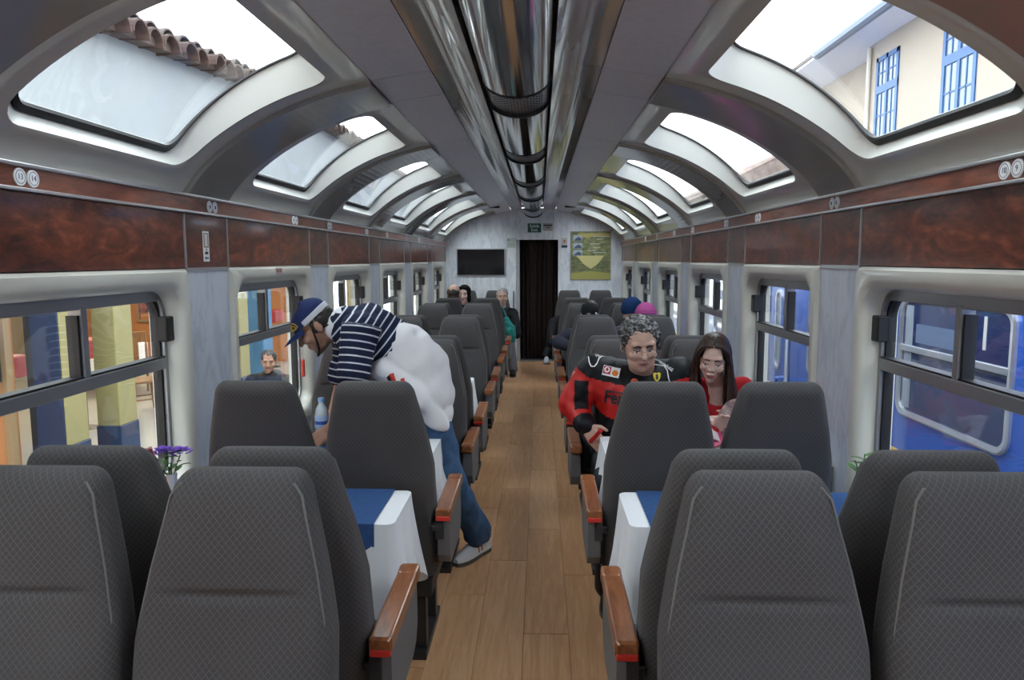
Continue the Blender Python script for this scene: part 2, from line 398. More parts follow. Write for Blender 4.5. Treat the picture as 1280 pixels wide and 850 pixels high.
# side windows: moulded cream surround, aluminium frame, sliding upper panes, fixed lower pane
def side_window(k, sg, n):
    y0, y1 = PIL(k) + PW, PIL(k + 1); yc = (y0 + y1) / 2; hw = (y1 - y0) / 2 - 0.001
    zo0, zo1 = 0.62, 1.556; zoc = (zo0 + zo1) / 2; hoz = (zo1 - zo0) / 2
    zi0, zi1 = 0.70, 1.475; zic = (zi0 + zi1) / 2; hiz = (zi1 - zi0) / 2; hi = hw - 0.075
    W = bpy.data.objects.new('window_%d' % n, None); COL.objects.link(W); W['kind'] = 'structure'; W.location = (sg * 1.4, yc, 0.7)
    W['label'] = '%s side window with sliding upper panes, bay %d from the camera' % (SIDE[sg], k + 3)
    NN, MM = 7, 3
    def ring(w, hz, zc, r, x): return [(sg * x, yc + a, zc + b) for a, b in rrect(w, hz, r, NN, MM)]
    rings = [ring(hw, hoz, zoc, 0.004, 1.44), ring(hw, hoz, zoc, 0.012, 1.350), ring(hw - 0.012, hoz - 0.012, zoc, 0.02, 1.334),
             ring(hi + 0.035, hiz + 0.035, (zic + zoc) / 2, 0.12, 1.332), ring(hi + 0.012, hiz + 0.012, zic, 0.115, 1.342), ring(hi, hiz, zic, 0.105, 1.365), ring(hi - 0.008, hiz - 0.008, zic, 0.10, 1.47)]
    obj('surround', loft(rings, False, False), M_cream, W, smooth=True)
    w2, h2 = hi - 0.002, hiz - 0.002
    fr = [ring(w2, h2, zic, 0.10, 1.455), ring(w2, h2, zic, 0.10, 1.405), ring(w2 - 0.022, h2 - 0.022, zic, 0.085, 1.405), ring(w2 - 0.022, h2 - 0.022, zic, 0.085, 1.455)]
    fr.append(fr[0])
    F_ = obj('frame', loft(fr, False, False), M_frame, W)
    sl = [ring(w2 - 0.022, h2 - 0.022, zic, 0.085, 1.452), ring(w2 - 0.022, h2 - 0.022, zic, 0.085, 1.418), ring(w2 - 0.034, h2 - 0.034, zic, 0.075, 1.418), ring(w2 - 0.034, h2 - 0.034, zic, 0.075, 1.452)]
    sl.append(sl[0]); obj('gasket', loft(sl, False, False), M_rubber, F_)
    X = lambda x: sg * x
    zr = 1.185
    obj('transom', box(X(1.400), X(1.45), yc - w2 + 0.02, yc + w2 - 0.02, zr - 0.024, zr + 0.020, 0.004, 2), M_frame, W)
    obj('gasket', box(X(1.405), X(1.45), yc - w2 + 0.02, yc + w2 - 0.02, zr + 0.020, zr + 0.027), M_rubber, W)
    obj('head_rail', box(X(1.405), X(1.45), yc - w2 + 0.05, yc + w2 - 0.05, zic + h2 - 0.042, zic + h2 - 0.018, 0.003, 2), M_frame, W)
    obj('mullion', box(X(1.402), X(1.448), yc - 0.016, yc + 0.016, zr + 0.02, zic + h2 - 0.03, 0.003, 2), M_frame, W)
    obj('gasket', box(X(1.410), X(1.448), yc - 0.028, yc - 0.016, zr + 0.02, zic + h2 - 0.06), M_rubber, W)
    for a, b in ((yc - w2 + 0.03, yc - 0.02), (yc + 0.02, yc + w2 - 0.03)):
        obj('pane', box(X(1.428), X(1.433), a, b, zr + 0.01, zic + h2 - 0.04), M_glass, W)
    lo = [(sg * x, yc + a, (zi0 + zr) / 2 + b) for x in (1.436,) for a, b in rrect(w2 - 0.03, (zr - zi0) / 2 - 0.025, 0.06, 5, 1)]
    lo2 = [(p[0] + sg * 0.004, p[1], p[2]) for p in lo]
    obj('pane', loft([lo, lo2]), M_glass, W)
    obj('latch', box(X(1.375), X(1.42), yc + w2 - 0.05, yc + w2 + 0.008, 1.27, 1.37, 0.006, 2), M_rubber, W)
    return W
wins = {}
for k in KS[:-1]:
    for sg in (-1, 1):
        nw += 1; wins[(k, sg)] = side_window(k, sg, nw)
# red emergency hammer sleeve hanging in the second left window
hm = at(383, 460, 4.38)
hb = thing('emergency_pull', 'red emergency handle hanging by the second left window', 'handle', (-1.375, hm.y, hm.z))
obj('handle', box(-1.385, -1.368, hm.y - 0.011, hm.y + 0.011, hm.z - 0.055, hm.z + 0.055, 0.006, 2), M_redplastic, hb)
obj('cord', tube([(-1.377, hm.y, hm.z + 0.05), (-1.378, hm.y + 0.004, hm.z + 0.20)], 0.003, 6), M_alu, hb)

# end wall with doorway, and rear wall behind the camera
def arch(x0, x1, z0, y0, y1):
    xs = sorted(set([x0, x1] + [s * x for x in list(prof[::3, 0]) + [0.0, 1.35] for s in (-1, 1) if x0 < s * x < x1]))
    top = [(x, float(np.interp(abs(x), np.r_[0, prof[:, 0]], np.r_[2.34, prof[:, 1]])) + 0.03) for x in xs]
    poly = [(x0, z0)] + [(x1, z0)] + [(x, z) for x, z in reversed(top)]
    return loft([[(x, y0, z) for x, z in poly], [(x, y1, z) for x, z in poly]])
DX0, DX1, DZ = -0.213, 0.381, 1.887
ew = struct('wall_end', arch(-1.45, -0.266, 0, YE, YE + 0.1), M_marble_end)
obj('marble_panel', arch(-0.262, 0.305, DZ, YE, YE + 0.1), M_marble_end, ew)
obj('marble_panel', arch(0.309, 1.45, DZ, YE, YE + 0.1), M_marble_end, ew)
obj('marble_panel', box(DX1, 1.45, YE, YE + 0.1, 0, DZ - 0.001), M_marble_end, ew)
obj('door_post', box(-0.262, DX0, YE - 0.012, YE + 0.2, 0, DZ - 0.002, 0.004, 2), mat('post_grey', (0.42, 0.43, 0.45), 0.4), ew)
obj('door_threshold', box(DX0, DX1, YE - 0.02, YE + 0.25, 0.0, 0.02, 0.004), M_alu, ew)
obj('vestibule', boxes([(-0.6, 0.8, YE + 0.9, YE + 1.0, 0, 2.3), (-0.6, -0.5, YE + 0.1, YE + 0.9, 0, 2.3), (0.7, 0.8, YE + 0.1, YE + 0.9, 0, 2.3), (-0.6, 0.8, YE + 0.1, YE + 1, 2.25, 2.35)]), M_dark, ew)
obj('door_handle', box(-0.315, -0.30, YE - 0.03, YE, 0.55, 1.10, 0.004, 2), mat('handle_dark', (0.12, 0.12, 0.13), 0.4), ew)
struct('wall_rear', arch(-1.45, 1.45, 0, YB - 0.1, YB), M_marble_end)
# curtain in the doorway
rows = []
for z in np.linspace(0.03, DZ - 0.01, 14):
    r = []
    for i in range(81):
        u = i / 80; x = DX0 + 0.005 + (DX1 - DX0 - 0.01) * u
        r.append((x, YE + 0.13 + 0.03 * math.sin(u * 2 * PI * 9 + 0.6 * math.sin(z * 2)) * (0.7 + 0.3 * math.sin(u * 14)), z))
    rows.append(r + [(x, y + 0.006, z_) for x, y, z_ in reversed(r)])
tag(obj('door_curtain', loft(rows), mat('curtain_cloth', (0.022, 0.016, 0.014), 0.85, spec=0.15), smooth=True), 'dark brown pleated curtain hanging in the end doorway', 'curtain')

# fittings on the end wall
tv = thing('television', 'black flat television screen on the white end wall', 'television', (-0.81, YE - 0.03, 1.342))
obj('bezel', box(-1.185, -0.432, YE - 0.03, YE, 1.335, 1.757, 0.006, 2), mat('tv_bezel', (0.5, 0.5, 0.52), 0.4), tv)
obj('screen', box(-1.170, -0.447, YE - 0.034, YE - 0.02, 1.350, 1.742), mat('tv_glass', (0.008, 0.008, 0.01), 0.08, spec=0.6), tv)
def flat_text(s, size, x, z, m, parent, name='lettering', y=YE - 0.02, rot=None, ext=0.0006):
    me = text_mesh(s, size, ext)
    me.transform(Matrix.Translation((x, y, z)) @ (rot or Matrix.Rotation(PI / 2, 4, 'X')))
    return obj(name, me, m, parent)
ex = thing('exit_sign', 'green sign reading Salida Exit above the end doorway', 'sign', (0.015, YE, 1.99))
obj('board', box(-0.098, 0.129, YE - 0.010, YE, 1.985, 2.143, 0.002, 1), mat('sign_border', (0.55, 0.72, 0.66), 0.5), ex)
obj('green_field', box(-0.086, 0.117, YE - 0.013, YE - 0.009, 1.997, 2.131), mat('sign_green', (0.004, 0.085, 0.05), 0.4), ex)
flat_text('Salida', 0.066, 0.015, 2.092, M_paper, ex, y=YE - 0.015); flat_text('Exit', 0.066, 0.015, 2.032, M_paper, ex, y=YE - 0.015)
def notice(name, label, x0, x1, z0, z1, col, lines, extra=None):
    t = thing(name, label, 'sign', ((x0 + x1) / 2, YE, z0))
    obj('plate', box(x0, x1, YE - 0.006, YE, z0, z1, 0.0015, 1), mat(name + '_plate', col, 0.4), t)
    for (a, b, c, d, cl) in lines:
        w_, h_ = x1 - x0, z1 - z0
        obj('print', box(x0 + a * w_, x0 + b * w_, YE - 0.0075, YE - 0.005, z0 + c * h_, z0 + d * h_), mat(name + '_ink%d' % int(cl[0] * 1000 + cl[2] * 77), cl, 0.5), t)
notice('info_plate', 'small grey lettered plate beside the green exit sign', 0.146, 0.296, 2.020, 2.137, (0.42, 0.40, 0.38), [(0.05, 0.92, 0.6, 0.8, (0.05, 0.045, 0.04)), (0.35, 0.7, 0.34, 0.5, (0.12, 0.1, 0.09))])
notice('pale_notice', 'pale green notice left of the end doorway', -0.412, -0.275, 1.763, 1.915, (0.55, 0.60, 0.58), [(0.15, 0.3, 0.72, 0.86, (0.06, 0.2, 0.14)), (0.12, 0.88, 0.25, 0.30, (0.3, 0.36, 0.34)), (0.12, 0.88, 0.4, 0.44, (0.35, 0.4, 0.38))])
notice('warning_notice', 'small notice with red symbol right of the end doorway', 0.430, 0.519, 1.763, 1.912, (0.55, 0.54, 0.53), [(0.0, 1.0, 0.0, 0.24, (0.05, 0.05, 0.12)), (0.3, 0.7, 0.5, 0.78, (0.5, 0.2, 0.2))])
po = thing('map_poster', 'yellow and green framed map poster on the end wall', 'poster', (0.876, YE, 1.28))
px0, px1, pz0, pz1 = 0.579, 1.174, 1.28, 1.999
obj('poster_frame', box(px0 - 0.012, px1 + 0.012, YE - 0.014, YE, pz0 - 0.012, pz1 + 0.012, 0.003, 1), mat('poster_frame', (0.35, 0.35, 0.28), 0.4), po)
def pprint(name, poly, col, dy=0.0):
    P = [(px0 + u * (px1 - px0), pz0 + v * (pz1 - pz0)) for u, v in poly]
    return obj(name, loft([[(x, YE - 0.0155 - dy, z) for x, z in P], [(x, YE - 0.013, z) for x, z in P]]), mat('print_%02d_%02d_%02d' % tuple(int(c * 99) for c in col), col, 0.45), po)
m, nt, b_ = nodes('poster_map'); setp(b_, (0.2, 0.2, 0.1), 0.4)
f_ = noise(nt, 9.0, 5, coords(nt, 'Object', (1, 1, 2)), 0.65, 0.5)
nt.links.new(ramp(nt, f_, [(0.35, (0.09, 0.12, 0.06)), (0.5, (0.22, 0.23, 0.10)), (0.65, (0.38, 0.37, 0.16))]), b_.inputs['Base Color'])
obj('map_sheet', box(px0, px1, YE - 0.0152, YE - 0.012, pz0, pz1), m, po)
pprint('yellow_band', [(0, 0), (1, 0), (1, .13), (.5, .17), (0, .13)], (0.45, 0.42, 0.12), .0002)
pprint('sky_band', [(.15, .97), (1, .97), (1, .88), (.6, .92), (.42, .87), (.25, .9)], (0.55, 0.45, 0.13), .0002)
pprint('title_fan', [(.13, .5), (.85, .5), (.68, .32), (.5, .22), (.32, .32)], (0.66, 0.60, 0.26), .0004)
for v in (.93, .77, .62):
    pprint('photo_inset', [(.05, v - .12), (.28, v - .12), (.28, v), (.05, v)], (0.45, 0.52, 0.62), .0004)
    pprint('photo_mountain', [(.06, v - .115), (.27, v - .115), (.25, v - .06), (.18, v - .03), (.10, v - .08)], (0.08, 0.11, 0.2), .0006)
for i in range(9):
    v = .44 - .032 * i
    for a, b in ((.04, .28 + .012 * i), (.72 - .012 * i, .95)): pprint('text_line', [(a, v), (b, v), (b, v + .012), (a, v + .012)], (0.10, 0.12, 0.08), .0003)
for a, b, v in ((.55, .95, .90), (.66, .8, .84), (.48, .72, .74), (.58, .75, .66), (.42, .62, .60), (.55, .9, .56)):
    pprint('text_line', [(a, v), (b, v), (b, v + .014), (a, v + .014)], (0.62, 0.63, 0.55), .0003)

# seat number discs along the wooden strip, stickers
def number_disc(sg, y, txt, which):
    t = thing('seat_number', which, 'number sign', (sg * 1.335, y, 1.82), 'seat numbers on the wooden strip')
    n = 20
    def disc(r, x): return [(sg * x, y + r * math.cos(2*PI*i/n), 1.82 + r * math.sin(2*PI*i/n)) for i in range(n)]
    obj('disc', loft([disc(0.0245, 1.335), disc(0.0245, 1.332), disc(0.022, 1.331)]), M_paper, t)
    obj('ring_print', loft([disc(0.0190, 1.3312), disc(0.0190, 1.3306), disc(0.0172, 1.3306), disc(0.0172, 1.3312)], False, False), mat('ring_blue', (0.12, 0.16, 0.24), 0.5), t)
    if txt:
        me = text_mesh(txt, 0.022, 0.0004)
        R = Matrix(((0, 0, -sg, 0), (1 if sg < 0 else -1, 0, 0, 0), (0, 1, 0, 0), (0, 0, 0, 1)))
        me.transform(Matrix.Translation((sg * 1.3308, y, 1.82)) @ R)
        obj('number', me, mat('number_ink', (0.04, 0.06, 0.12), 0.5), t)
    else: obj('number', box(sg * 1.3312, sg * 1.3304, y - 0.006, y + 0.006, 1.812, 1.828), mat('number_ink', (0.04, 0.06, 0.12), 0.5), t)
ords = ['first', 'second', 'third', 'fourth', 'fifth', 'sixth', 'seventh', 'eighth']
for sg, tx in ((-1, ('13', '14')), (1, ('9', '10'))):
    for i, y in enumerate((1.985, 3.13, 4.20, 4.9, 5.96, 6.76, 7.75, 8.57)):
        for j in (0, 1):
            number_disc(sg, y + (j - 0.5) * 0.052, tx[j] if i == 0 else None, 'round white seat number on the %s wood strip, %s disc of the %s pair' % (SIDE[sg], ('nearer', 'farther')[j], ords[i]))
st = thing('instruction_sticker', 'white emergency sticker with black arrow on left wood panel', 'sticker', (-1.35, 3.09, 1.59))
obj('backing', box(-1.352, -1.3505, 3.062, 3.118, 1.585, 1.715), M_paper, st)
obj('picture_print', box(-1.3515, -1.3500, 3.068, 3.112, 1.645, 1.708), mat('sticker_tan', (0.28, 0.21, 0.13), 0.5), st)
obj('picture_bar', boxes([(-1.352, -1.3496, 3.078, 3.087, 1.65, 1.703), (-1.352, -1.3496, 3.092, 3.101, 1.65, 1.703)]), M_paper, st)
for a, b, c, d in ((3.085, 3.096, 1.634, 1.640), (3.076, 3.106, 1.616, 1.628)): obj('print', box(-1.3515, -1.35, a, b, c, d), M_ink, st)
obj('arrow', loft([[(x, y, z) for y, z in ((3.073, 1.600), (3.083, 1.609), (3.083, 1.603), (3.108, 1.603), (3.108, 1.597), (3.083, 1.597), (3.083, 1.591))] for x in (-1.3515, -1.3498)]), M_ink, st)
ws = thing('window_sticker', 'small pink printed label above the second left window', 'sticker', (-1.335, 3.9, 1.52))
obj('backing', box(-1.334, -1.331, 3.86, 3.95, 1.515, 1.548), mat('label_pink', (0.45, 0.33, 0.32), 0.5), ws)
obj('print', boxes([(-1.334, -1.3303, 3.87, 3.9, 1.525, 1.54), (-1.334, -1.3303, 3.91, 3.94, 1.525, 1.54)]), mat('label_brown', (0.22, 0.1, 0.09), 0.5), ws)
# ------------------------------------------------------------------ seats
TOP = 1.145
def seat_back_mesh():
    zs = list(np.linspace(0.40, 0.86, 10)) + list(np.linspace(0.875, 0.93, 10)) + list(np.linspace(0.95, 1.09, 7))
    rings = []
    def ring(z, w, h, sh=0.0):
        lean = 0.15 * (TOP - z) / 0.745
        out = []
        for a, b in rrect(w, h, min(0.036, h * 0.8), 5, 8):
            y = lean + b
            if b > 0:
                prof_ = max(0.0, 1 - (abs(a) / max(w, 1e-3)) ** 4)
                crease = -0.011 * math.exp(-((z - 0.905) / 0.010) ** 2) * max(0, 1 - (abs(a) / 0.15) ** 4)
                bulge = (0.016 * math.exp(-((z - 1.02) / 0.09) ** 2) + 0.014 * math.exp(-((z - 0.70) / 0.16) ** 2)) * prof_
                y += crease + bulge
            out.append((a, y, z))
        return out
    def W(z): return float(np.interp(z, [0.40, 0.60, 0.82, 0.95, 1.09, 1.145], [0.200, 0.210, 0.208, 0.184, 0.151, 0.143]))
    def H(z): return float(np.interp(z, [0.40, 0.8, 1.0, 1.10], [0.058, 0.056, 0.050, 0.046]))
    rings.append(ring(0.392, W(0.4) - 0.02, H(0.4) - 0.02))
    for z in zs: rings.append(ring(z, W(z), H(z)))
    for a in np.linspace(0, 1, 8)[1:]:
        c, s = math.cos(a * PI / 2), math.sin(a * PI / 2)
        rings.append(ring(1.09 + 0.055 * s, W(1.09 + 0.055 * s) - 0.034 * (1 - c), max(0.008, H(1.1) - 0.040 * (1 - c))))
    me = loft(rings); n = len(rings[0]); US_ = []
    vv = 0.0
    for k, r in enumerate(rings):
        cx = [p[0] for p in r]; cy = [p[1] for p in r]; cyc = sum(cy) / n
        if k: vv += math.dist(r[n // 2], rings[k-1][n // 2]) * 0.5 + abs(r[0][2] - rings[k-1][0][2]) * 0.5
        row = [0.0] * n
        for front in (True, False):
            ids = [j for j in range(n) if (cy[j] >= cyc) == front]; ids.sort(key=lambda j: math.atan2(cy[j] - cyc, cx[j]) if front else math.atan2(-(cy[j] - cyc), cx[j]))
            acc = [0.0]
            for a_, b_ in zip(ids[:-1], ids[1:]): acc.append(acc[-1] + math.hypot(cx[a_] - cx[b_], cy[a_] - cy[b_]))
            for j, a_ in zip(ids, acc): row[j] = (a_ - acc[-1] / 2) + (0.0 if front else 0.9)
        US_.append([(u_, vv) for u_ in row])
    uv = me.uv_layers.new(name='UVMap')
    for lp in me.loops: uv.data[lp.index].uv = US_[lp.vertex_index // n][lp.vertex_index % n]
    return me
def piping_mesh():
    paths = []
    for sgn in (1, -1):
        pts_ = []
        for z in np.linspace(0.45, 1.10, 14):
            w_ = float(np.interp(z, [0.40, 0.60, 0.82, 0.95, 1.09, 1.145], [0.200, 0.210, 0.208, 0.184, 0.151, 0.143])) - 0.010
            pts_.append((sgn * w_, 0.15 * (TOP - z) / 0.745 + 0.040, z))
        paths.append(pts_)
    path = paths[0] + [(x, 0.15 * (TOP - 1.125) / 0.745 + 0.036, 1.122) for x in np.linspace(0.122, -0.122, 6)] + list(reversed(paths[1]))
    return tube(path, 0.0032, 5)
me_back = seat_back_mesh(); me_pipe = piping_mesh()
me_cush = box(-0.205, 0.205, 0.10, 0.50, 0.335, 0.465, 0.035, 4)
uvl = me_cush.uv_layers.new(name='UVMap')
for lp in me_cush.loops: c__ = me_cush.vertices[lp.vertex_index].co; uvl.data[lp.index].uv = (c__.x, c__.y + c__.z)
me_shell = box(-0.19, 0.19, 0.08, 0.48, 0.27, 0.345, 0.01, 2)
me_leg = boxes([(-0.025, 0.025, 0.14, 0.19, 0.03, 0.28), (-0.025, 0.025, 0.40, 0.45, 0.03, 0.28), (-0.03, 0.03, 0.10, 0.50, 0.0, 0.03)])
ax = 0.245
def arm_mesh():
    rings = []
    for y, t in ((0.004, -0.006), (0.012, 0.0), (0.06, 0.0), (0.33, 0.0), (0.352, 0.0), (0.358, -0.004), (0.366, 0.0), (0.405, 0.001), (0.418, -0.001), (0.424, -0.008)):
        y = 0.02 + y * 1.05; rings.append([(ax + a, y, 0.634 + b + 0.006 * (y / 0.42) - 0.003) for a, b in rrect(0.030 + t, 0.0215 + t, 0.009, 4, 1)])
    return loft(rings)
me_arm = arm_mesh()
me_panel = loft([[(ax + x, y, z) for y, z in ((0.045, 0.618), (0.425, 0.622), (0.43, 0.49), (0.40, 0.44), (0.34, 0.42), (0.08, 0.42), (0.045, 0.46))] for x in (-0.024, -0.018, 0.018, 0.024)])
me_red = box(ax - 0.027, ax + 0.027, 0.020, 0.045, 0.604, 0.622, 0.003, 1)
me_hinge = join([box(ax - 0.05, ax - 0.02, 0.04, 0.08, 0.555, 0.58, 0.004, 1), box(ax - 0.03, ax + 0.0, 0.03, 0.044, 0.53, 0.605)])
me_bracket = boxes([(ax - 0.06, ax - 0.02, 0.12, 0.36, 0.40, 0.43)])
for me in (me_back, me_pipe, me_cush): me.polygons.foreach_set('use_smooth', [True] * len(me.polygons))
def mirrored(me):
    c = me.copy(); c.transform(Matrix.Scale(-1, 4, (1, 0, 0))); c.flip_normals(); return c
ARMS = {1: (me_arm, me_panel, me_red, me_hinge, me_bracket)}
ARMS[-1] = tuple(mirrored(m_) for m_ in ARMS[1])
def seat(x, ytop, away, arm, label, lean=0.0):
    """arm: side of the armrest in world x (+1/-1) or 0"""
    t = thing('train_seat', label, 'seat', (x, ytop, 0), 'grey patterned train seats', 0 if away else PI)
    def part(n, me, m, p=t): return obj(n, me, m, p, world=False)
    b = part('backrest', me_back, M_fabric); part('piping', me_pipe, M_pipe, b)
    part('seat_cushion', me_cush, M_fabric); part('seat_shell', me_shell, M_dark)
    for s in (-1, 1):
        l = part('leg', me_leg, M_dark); l.location = (s * 0.13, 0, 0)
    if arm:
        la = arm if away else -arm
        A = ARMS[la]
        ar = part('armrest', A[0], M_armwood); part('red_underside', A[2], M_redplastic, ar)
        pnl = part('side_panel', A[1], M_shell); part('hinge', A[3], M_dark, pnl); part('bracket', A[4], M_dark, pnl)
    return t
ROWS = [(1.49, False), (1.66, True), (2.60, True), (4.00, False), (4.20, True), (5.56, False), (5.77, True), (7.15, False), (7.36, True), (8.33, True), (10.35, False)]
RN = ['nearest', 'second', 'third', 'fourth', 'fifth', 'sixth', 'seventh', 'eighth', 'ninth', 'tenth', 'last']
AX_, WX_ = 0.52, 0.967
for (y, away), rn in zip(ROWS, RN):
    for sg in (-1, 1):
        dx_ = {'nearest': 0.025, 'second': 0.032}.get(rn, 0.0)
        f_ = 'facing away' if away else 'facing the camera'
        seat(sg * (AX_ + dx_) + (0.024 if rn == 'third' and sg > 0 else 0), y, away, -sg, 'grey patterned seat with wooden armrest, %s of aisle, %s row, %s' % (SIDE[sg], rn, f_))
        seat(sg * (WX_ + dx_), y, away, 0, 'grey patterned seat by the %s windows, %s row from camera, %s' % (SIDE[sg], rn, f_))

# ------------------------------------------------------------------ tables with cloths
TZ = 0.735
def cloth_mesh(sg, yc, hy, x0, x1, drop, seed):
    r = random.Random(seed); cx = (x0 + x1) / 2; hx = (x1 - x0) / 2
    ph = [r.uniform(0, 6.28) for _ in range(4)]
    base = rrect(hx + 0.004, hy + 0.004, 0.03, 8, 18)
    rings = [[(cx + a * q, yc + b * q, TZ + 0.003) for a, b in base] for q in (0.05, 0.5, 0.93)]
    n = len(base)
    per = np.cumsum([0] + [math.dist(base[i], base[(i+1) % n]) for i in range(n - 1)])
    for t in np.linspace(0, 1, 10):
        ring = []
        for i, (a, b) in enumerate(base):
            nx, ny = a / hx, b / hy
            aisle = (a * -sg) / hx      # +1 on the aisle end
            corner = max(0.0, aisle) ** 2 * abs(b / hy) ** 6
            side = abs(b) > hy - 0.006
            d = drop * (0.62 + 0.38 * max(0, aisle)) + 0.11 * corner
            if (a * sg) / hx > 0.97: d = 0.04
            l = math.hypot(nx ** 5, ny ** 5) + 1e-6
            ox, oy = nx ** 5 / l, ny ** 5 / l
            fold = 0.020 + 0.020 * math.sin(per[i] * 44 + ph[0]) + 0.010 * math.sin(per[i] * 87 + ph[1])
            e = fold * t ** 1.3 + 0.03 * corner * t
            rr_ = min(1.0, t * 3)
            ring.append((cx + a + ox * e, yc + b + oy * e, TZ + 0.003 - d * t - 0.002 * (1 - rr_)))
        rings.append(ring)
    return loft(rings, True, False)
def runner_mesh(sg, yc, hy, x0, x1, drop):
    path = []
    e = 0.009
    for t in np.linspace(0, 1, 7): path.append((yc - hy - e - 0.012 * (1 - t), TZ + 0.004 - drop * (1 - t)))
    path += [(yc - hy - e * 0.6, TZ + 0.0065), (yc - hy + 0.02, TZ + 0.008)] + [(yc + hy * q, TZ + 0.008) for q in (-0.5, 0, 0.5)] + [(yc + hy - 0.02, TZ + 0.008), (yc + hy + e * 0.6, TZ + 0.0065)]
    for t in np.linspace(0, 1, 7): path.append((yc + hy + e + 0.012 * t, TZ + 0.004 - drop * t))
    rings = []
    for x in np.linspace(x0, x1, 18):
        o = 0.004 * math.sin(x * 40 + yc * 7)
        top = [(x, y + (o if y > yc else -o) * max(0, (TZ - z) / drop), z) for y, z in path]
        bot = [(x, y + (-0.0015 if y > yc + hy * 0.95 else 0.0015 if y < yc - hy * 0.95 else 0), z - 0.0015) for x, y, z in reversed(top)]
        rings.append(top + bot)
    return loft(rings)
TABS = [(2.41, 0.17, 'behind the second row'), (3.24, 0.18, 'between the third and fourth rows'), (4.965, 0.19, 'between the fifth and sixth rows'), (6.46, 0.19, 'between the seventh and eighth rows'), (7.98, 0.17, 'before the tenth row'), (9.30, 0.18, 'before the last row')]
for i, (yc, hy, wh) in enumerate(TABS):
    for sg in (-1, 1):
        x0, x1 = sorted((sg * 0.385, sg * 1.325))
        t = thing('dining_table', 'wall-fixed table under cloths on the %s, %s' % (SIDE[sg], wh), 'table', (sg * 0.85, yc, 0), 'carriage tables')
        obj('table_top', loft([[((x0 + x1) / 2 + a, yc + b, z) for a, b in rrect((x1 - x0) / 2 - 0.006, hy - 0.006, 0.04, 6, 1)] for z in (TZ - 0.022, TZ - 0.002)]), M_dark, t)
        obj('leg', lathe([(0.02, 0.02), (0.02, TZ - 0.02)], (sg * 0.62, yc, 0), 12), M_alu, t)
        obj('foot', lathe([(0.09, 0.0), (0.09, 0.012), (0.03, 0.025)], (sg * 0.62, yc, 0), 20), M_alu, t)
        tag(obj('tablecloth', cloth_mesh(sg, yc, hy, x0, x1, 0.27, i * 2 + sg), M_white, smooth=True), 'white tablecloth hanging over the %s table %s' % (SIDE[sg], wh), 'tablecloth', 'white tablecloths')
        a, b = sorted((sg * 0.445, sg * 1.31))
        tag(obj('table_runner', runner_mesh(sg, yc, hy, a, b, 0.20), M_bluecloth), 'blue overlay cloth on the %s table %s' % (SIDE[sg], wh), 'cloth', 'blue overlay cloths')

# ------------------------------------------------------------------ things on the tables
TT = TZ + 0.0095
M_leaf = mat('leaf_green', (0.055, 0.15, 0.03), 0.5, var=0.3, vscale=30); M_purple = mat('petal_purple', (0.14, 0.05, 0.42), 0.7, var=0.25, vscale=80)
M_vase = mat('vase_white', (0.75, 0.76, 0.78), 0.25)
def leaf(base, d, l, w_, bend):
    d = Vector(d).normalized(); s = d.cross(Vector((0, 0, 1))).normalized(); up = s.cross(d)
    top, rings = [], []
    for t in np.linspace(0, 1, 7):
        c = Vector(base) + d * l * t + Vector((0, 0, -bend * t * t)); ww = w_ * math.sin(PI * min(1, 0.06 + t * 0.93)) ** 0.8
        rings.append([c - s * ww, c + up * ww * 0.25, c + s * ww, c - up * 0.0015])
    return loft(rings)
def vase(x, y, label, flowers, seed):
    r = random.Random(seed)
    t = thing('flower_vase', label, 'vase', (x, y, TT))
    obj('vase', lathe([(0.020, 0), (0.026, 0.02), (0.024, 0.06), (0.016, 0.085), (0.019, 0.10), (0.014, 0.10), (0.012, 0.03)], (x, y, TT), 16), M_vase, t, smooth=True)
    for i, (dx, dy, h, kind) in enumerate(flowers):
        p = Vector((x, y, TT + 0.06)); q = Vector((x + dx, y + dy, TT + h))
        obj('stem', tube([p, p.lerp(q, 0.5) + Vector((0, 0, 0.012)), q], 0.0022, 5), M_leaf, t)
        for j in range(4):
            a = r.uniform(0, 6.28); b = p.lerp(q, 0.45 + 0.16 * j)
            obj('leaf', leaf(b, (math.cos(a), math.sin(a), 0.5), r.uniform(0.045, 0.07), 0.011, 0.012), M_leaf, t, smooth=True)
        if kind:
            for j in range(18):
                a = j * 2.4; rr_ = 0.006 + 0.022 * (j / 18) ** 0.7
                c = q + Vector((math.cos(a) * rr_, math.sin(a) * rr_, 0.020 * (1 - j / 18)))
                obj('petal', leaf(c, (math.cos(a), math.sin(a), 0.9), 0.024, 0.012, 0.008), M_purple, t, smooth=True)
fl_ = at(214, 585, 2.42)
vase(fl_.x, 2.42, 'white vase with purple flowers on the near left table', [(-0.012, -0.02, 0.175, 1), (0.03, 0.01, 0.165, 1), (0.0, 0.0, 0.14, 0)], 3)
fr_ = at(1079, 566, 2.42)
vase(fr_.x, 2.42, 'vase with a green leafy sprig on the near right table', [(0.0, -0.012, 0.19, 0), (0.012, 0.015, 0.17, 0), (-0.02, 0.012, 0.16, 0)], 5)
mc = at(206, 592, 2.36)
c_ = thing('menu_card', 'dark red printed card standing on the near left table', 'card', (mc.x, 2.36, TT))
me = box(-0.03, 0.03, -0.0012, 0.0012, 0, 0.215); R_ = Matrix.Translation((mc.x, 2.36, TT)) @ Matrix.Rotation(-0.35, 4, 'Y') @ Matrix.Rotation(0.5, 4, 'Z'); me.transform(R_)
obj('card', me, mat('card_pink', (0.50, 0.27, 0.27), 0.4, var=0.2, vscale=50), c_)
me = box(-0.006, 0.027, -0.0018, 0.0, 0.10, 0.208); me.transform(R_); obj('print', me, mat('card_red', (0.16, 0.03, 0.045), 0.4), c_)

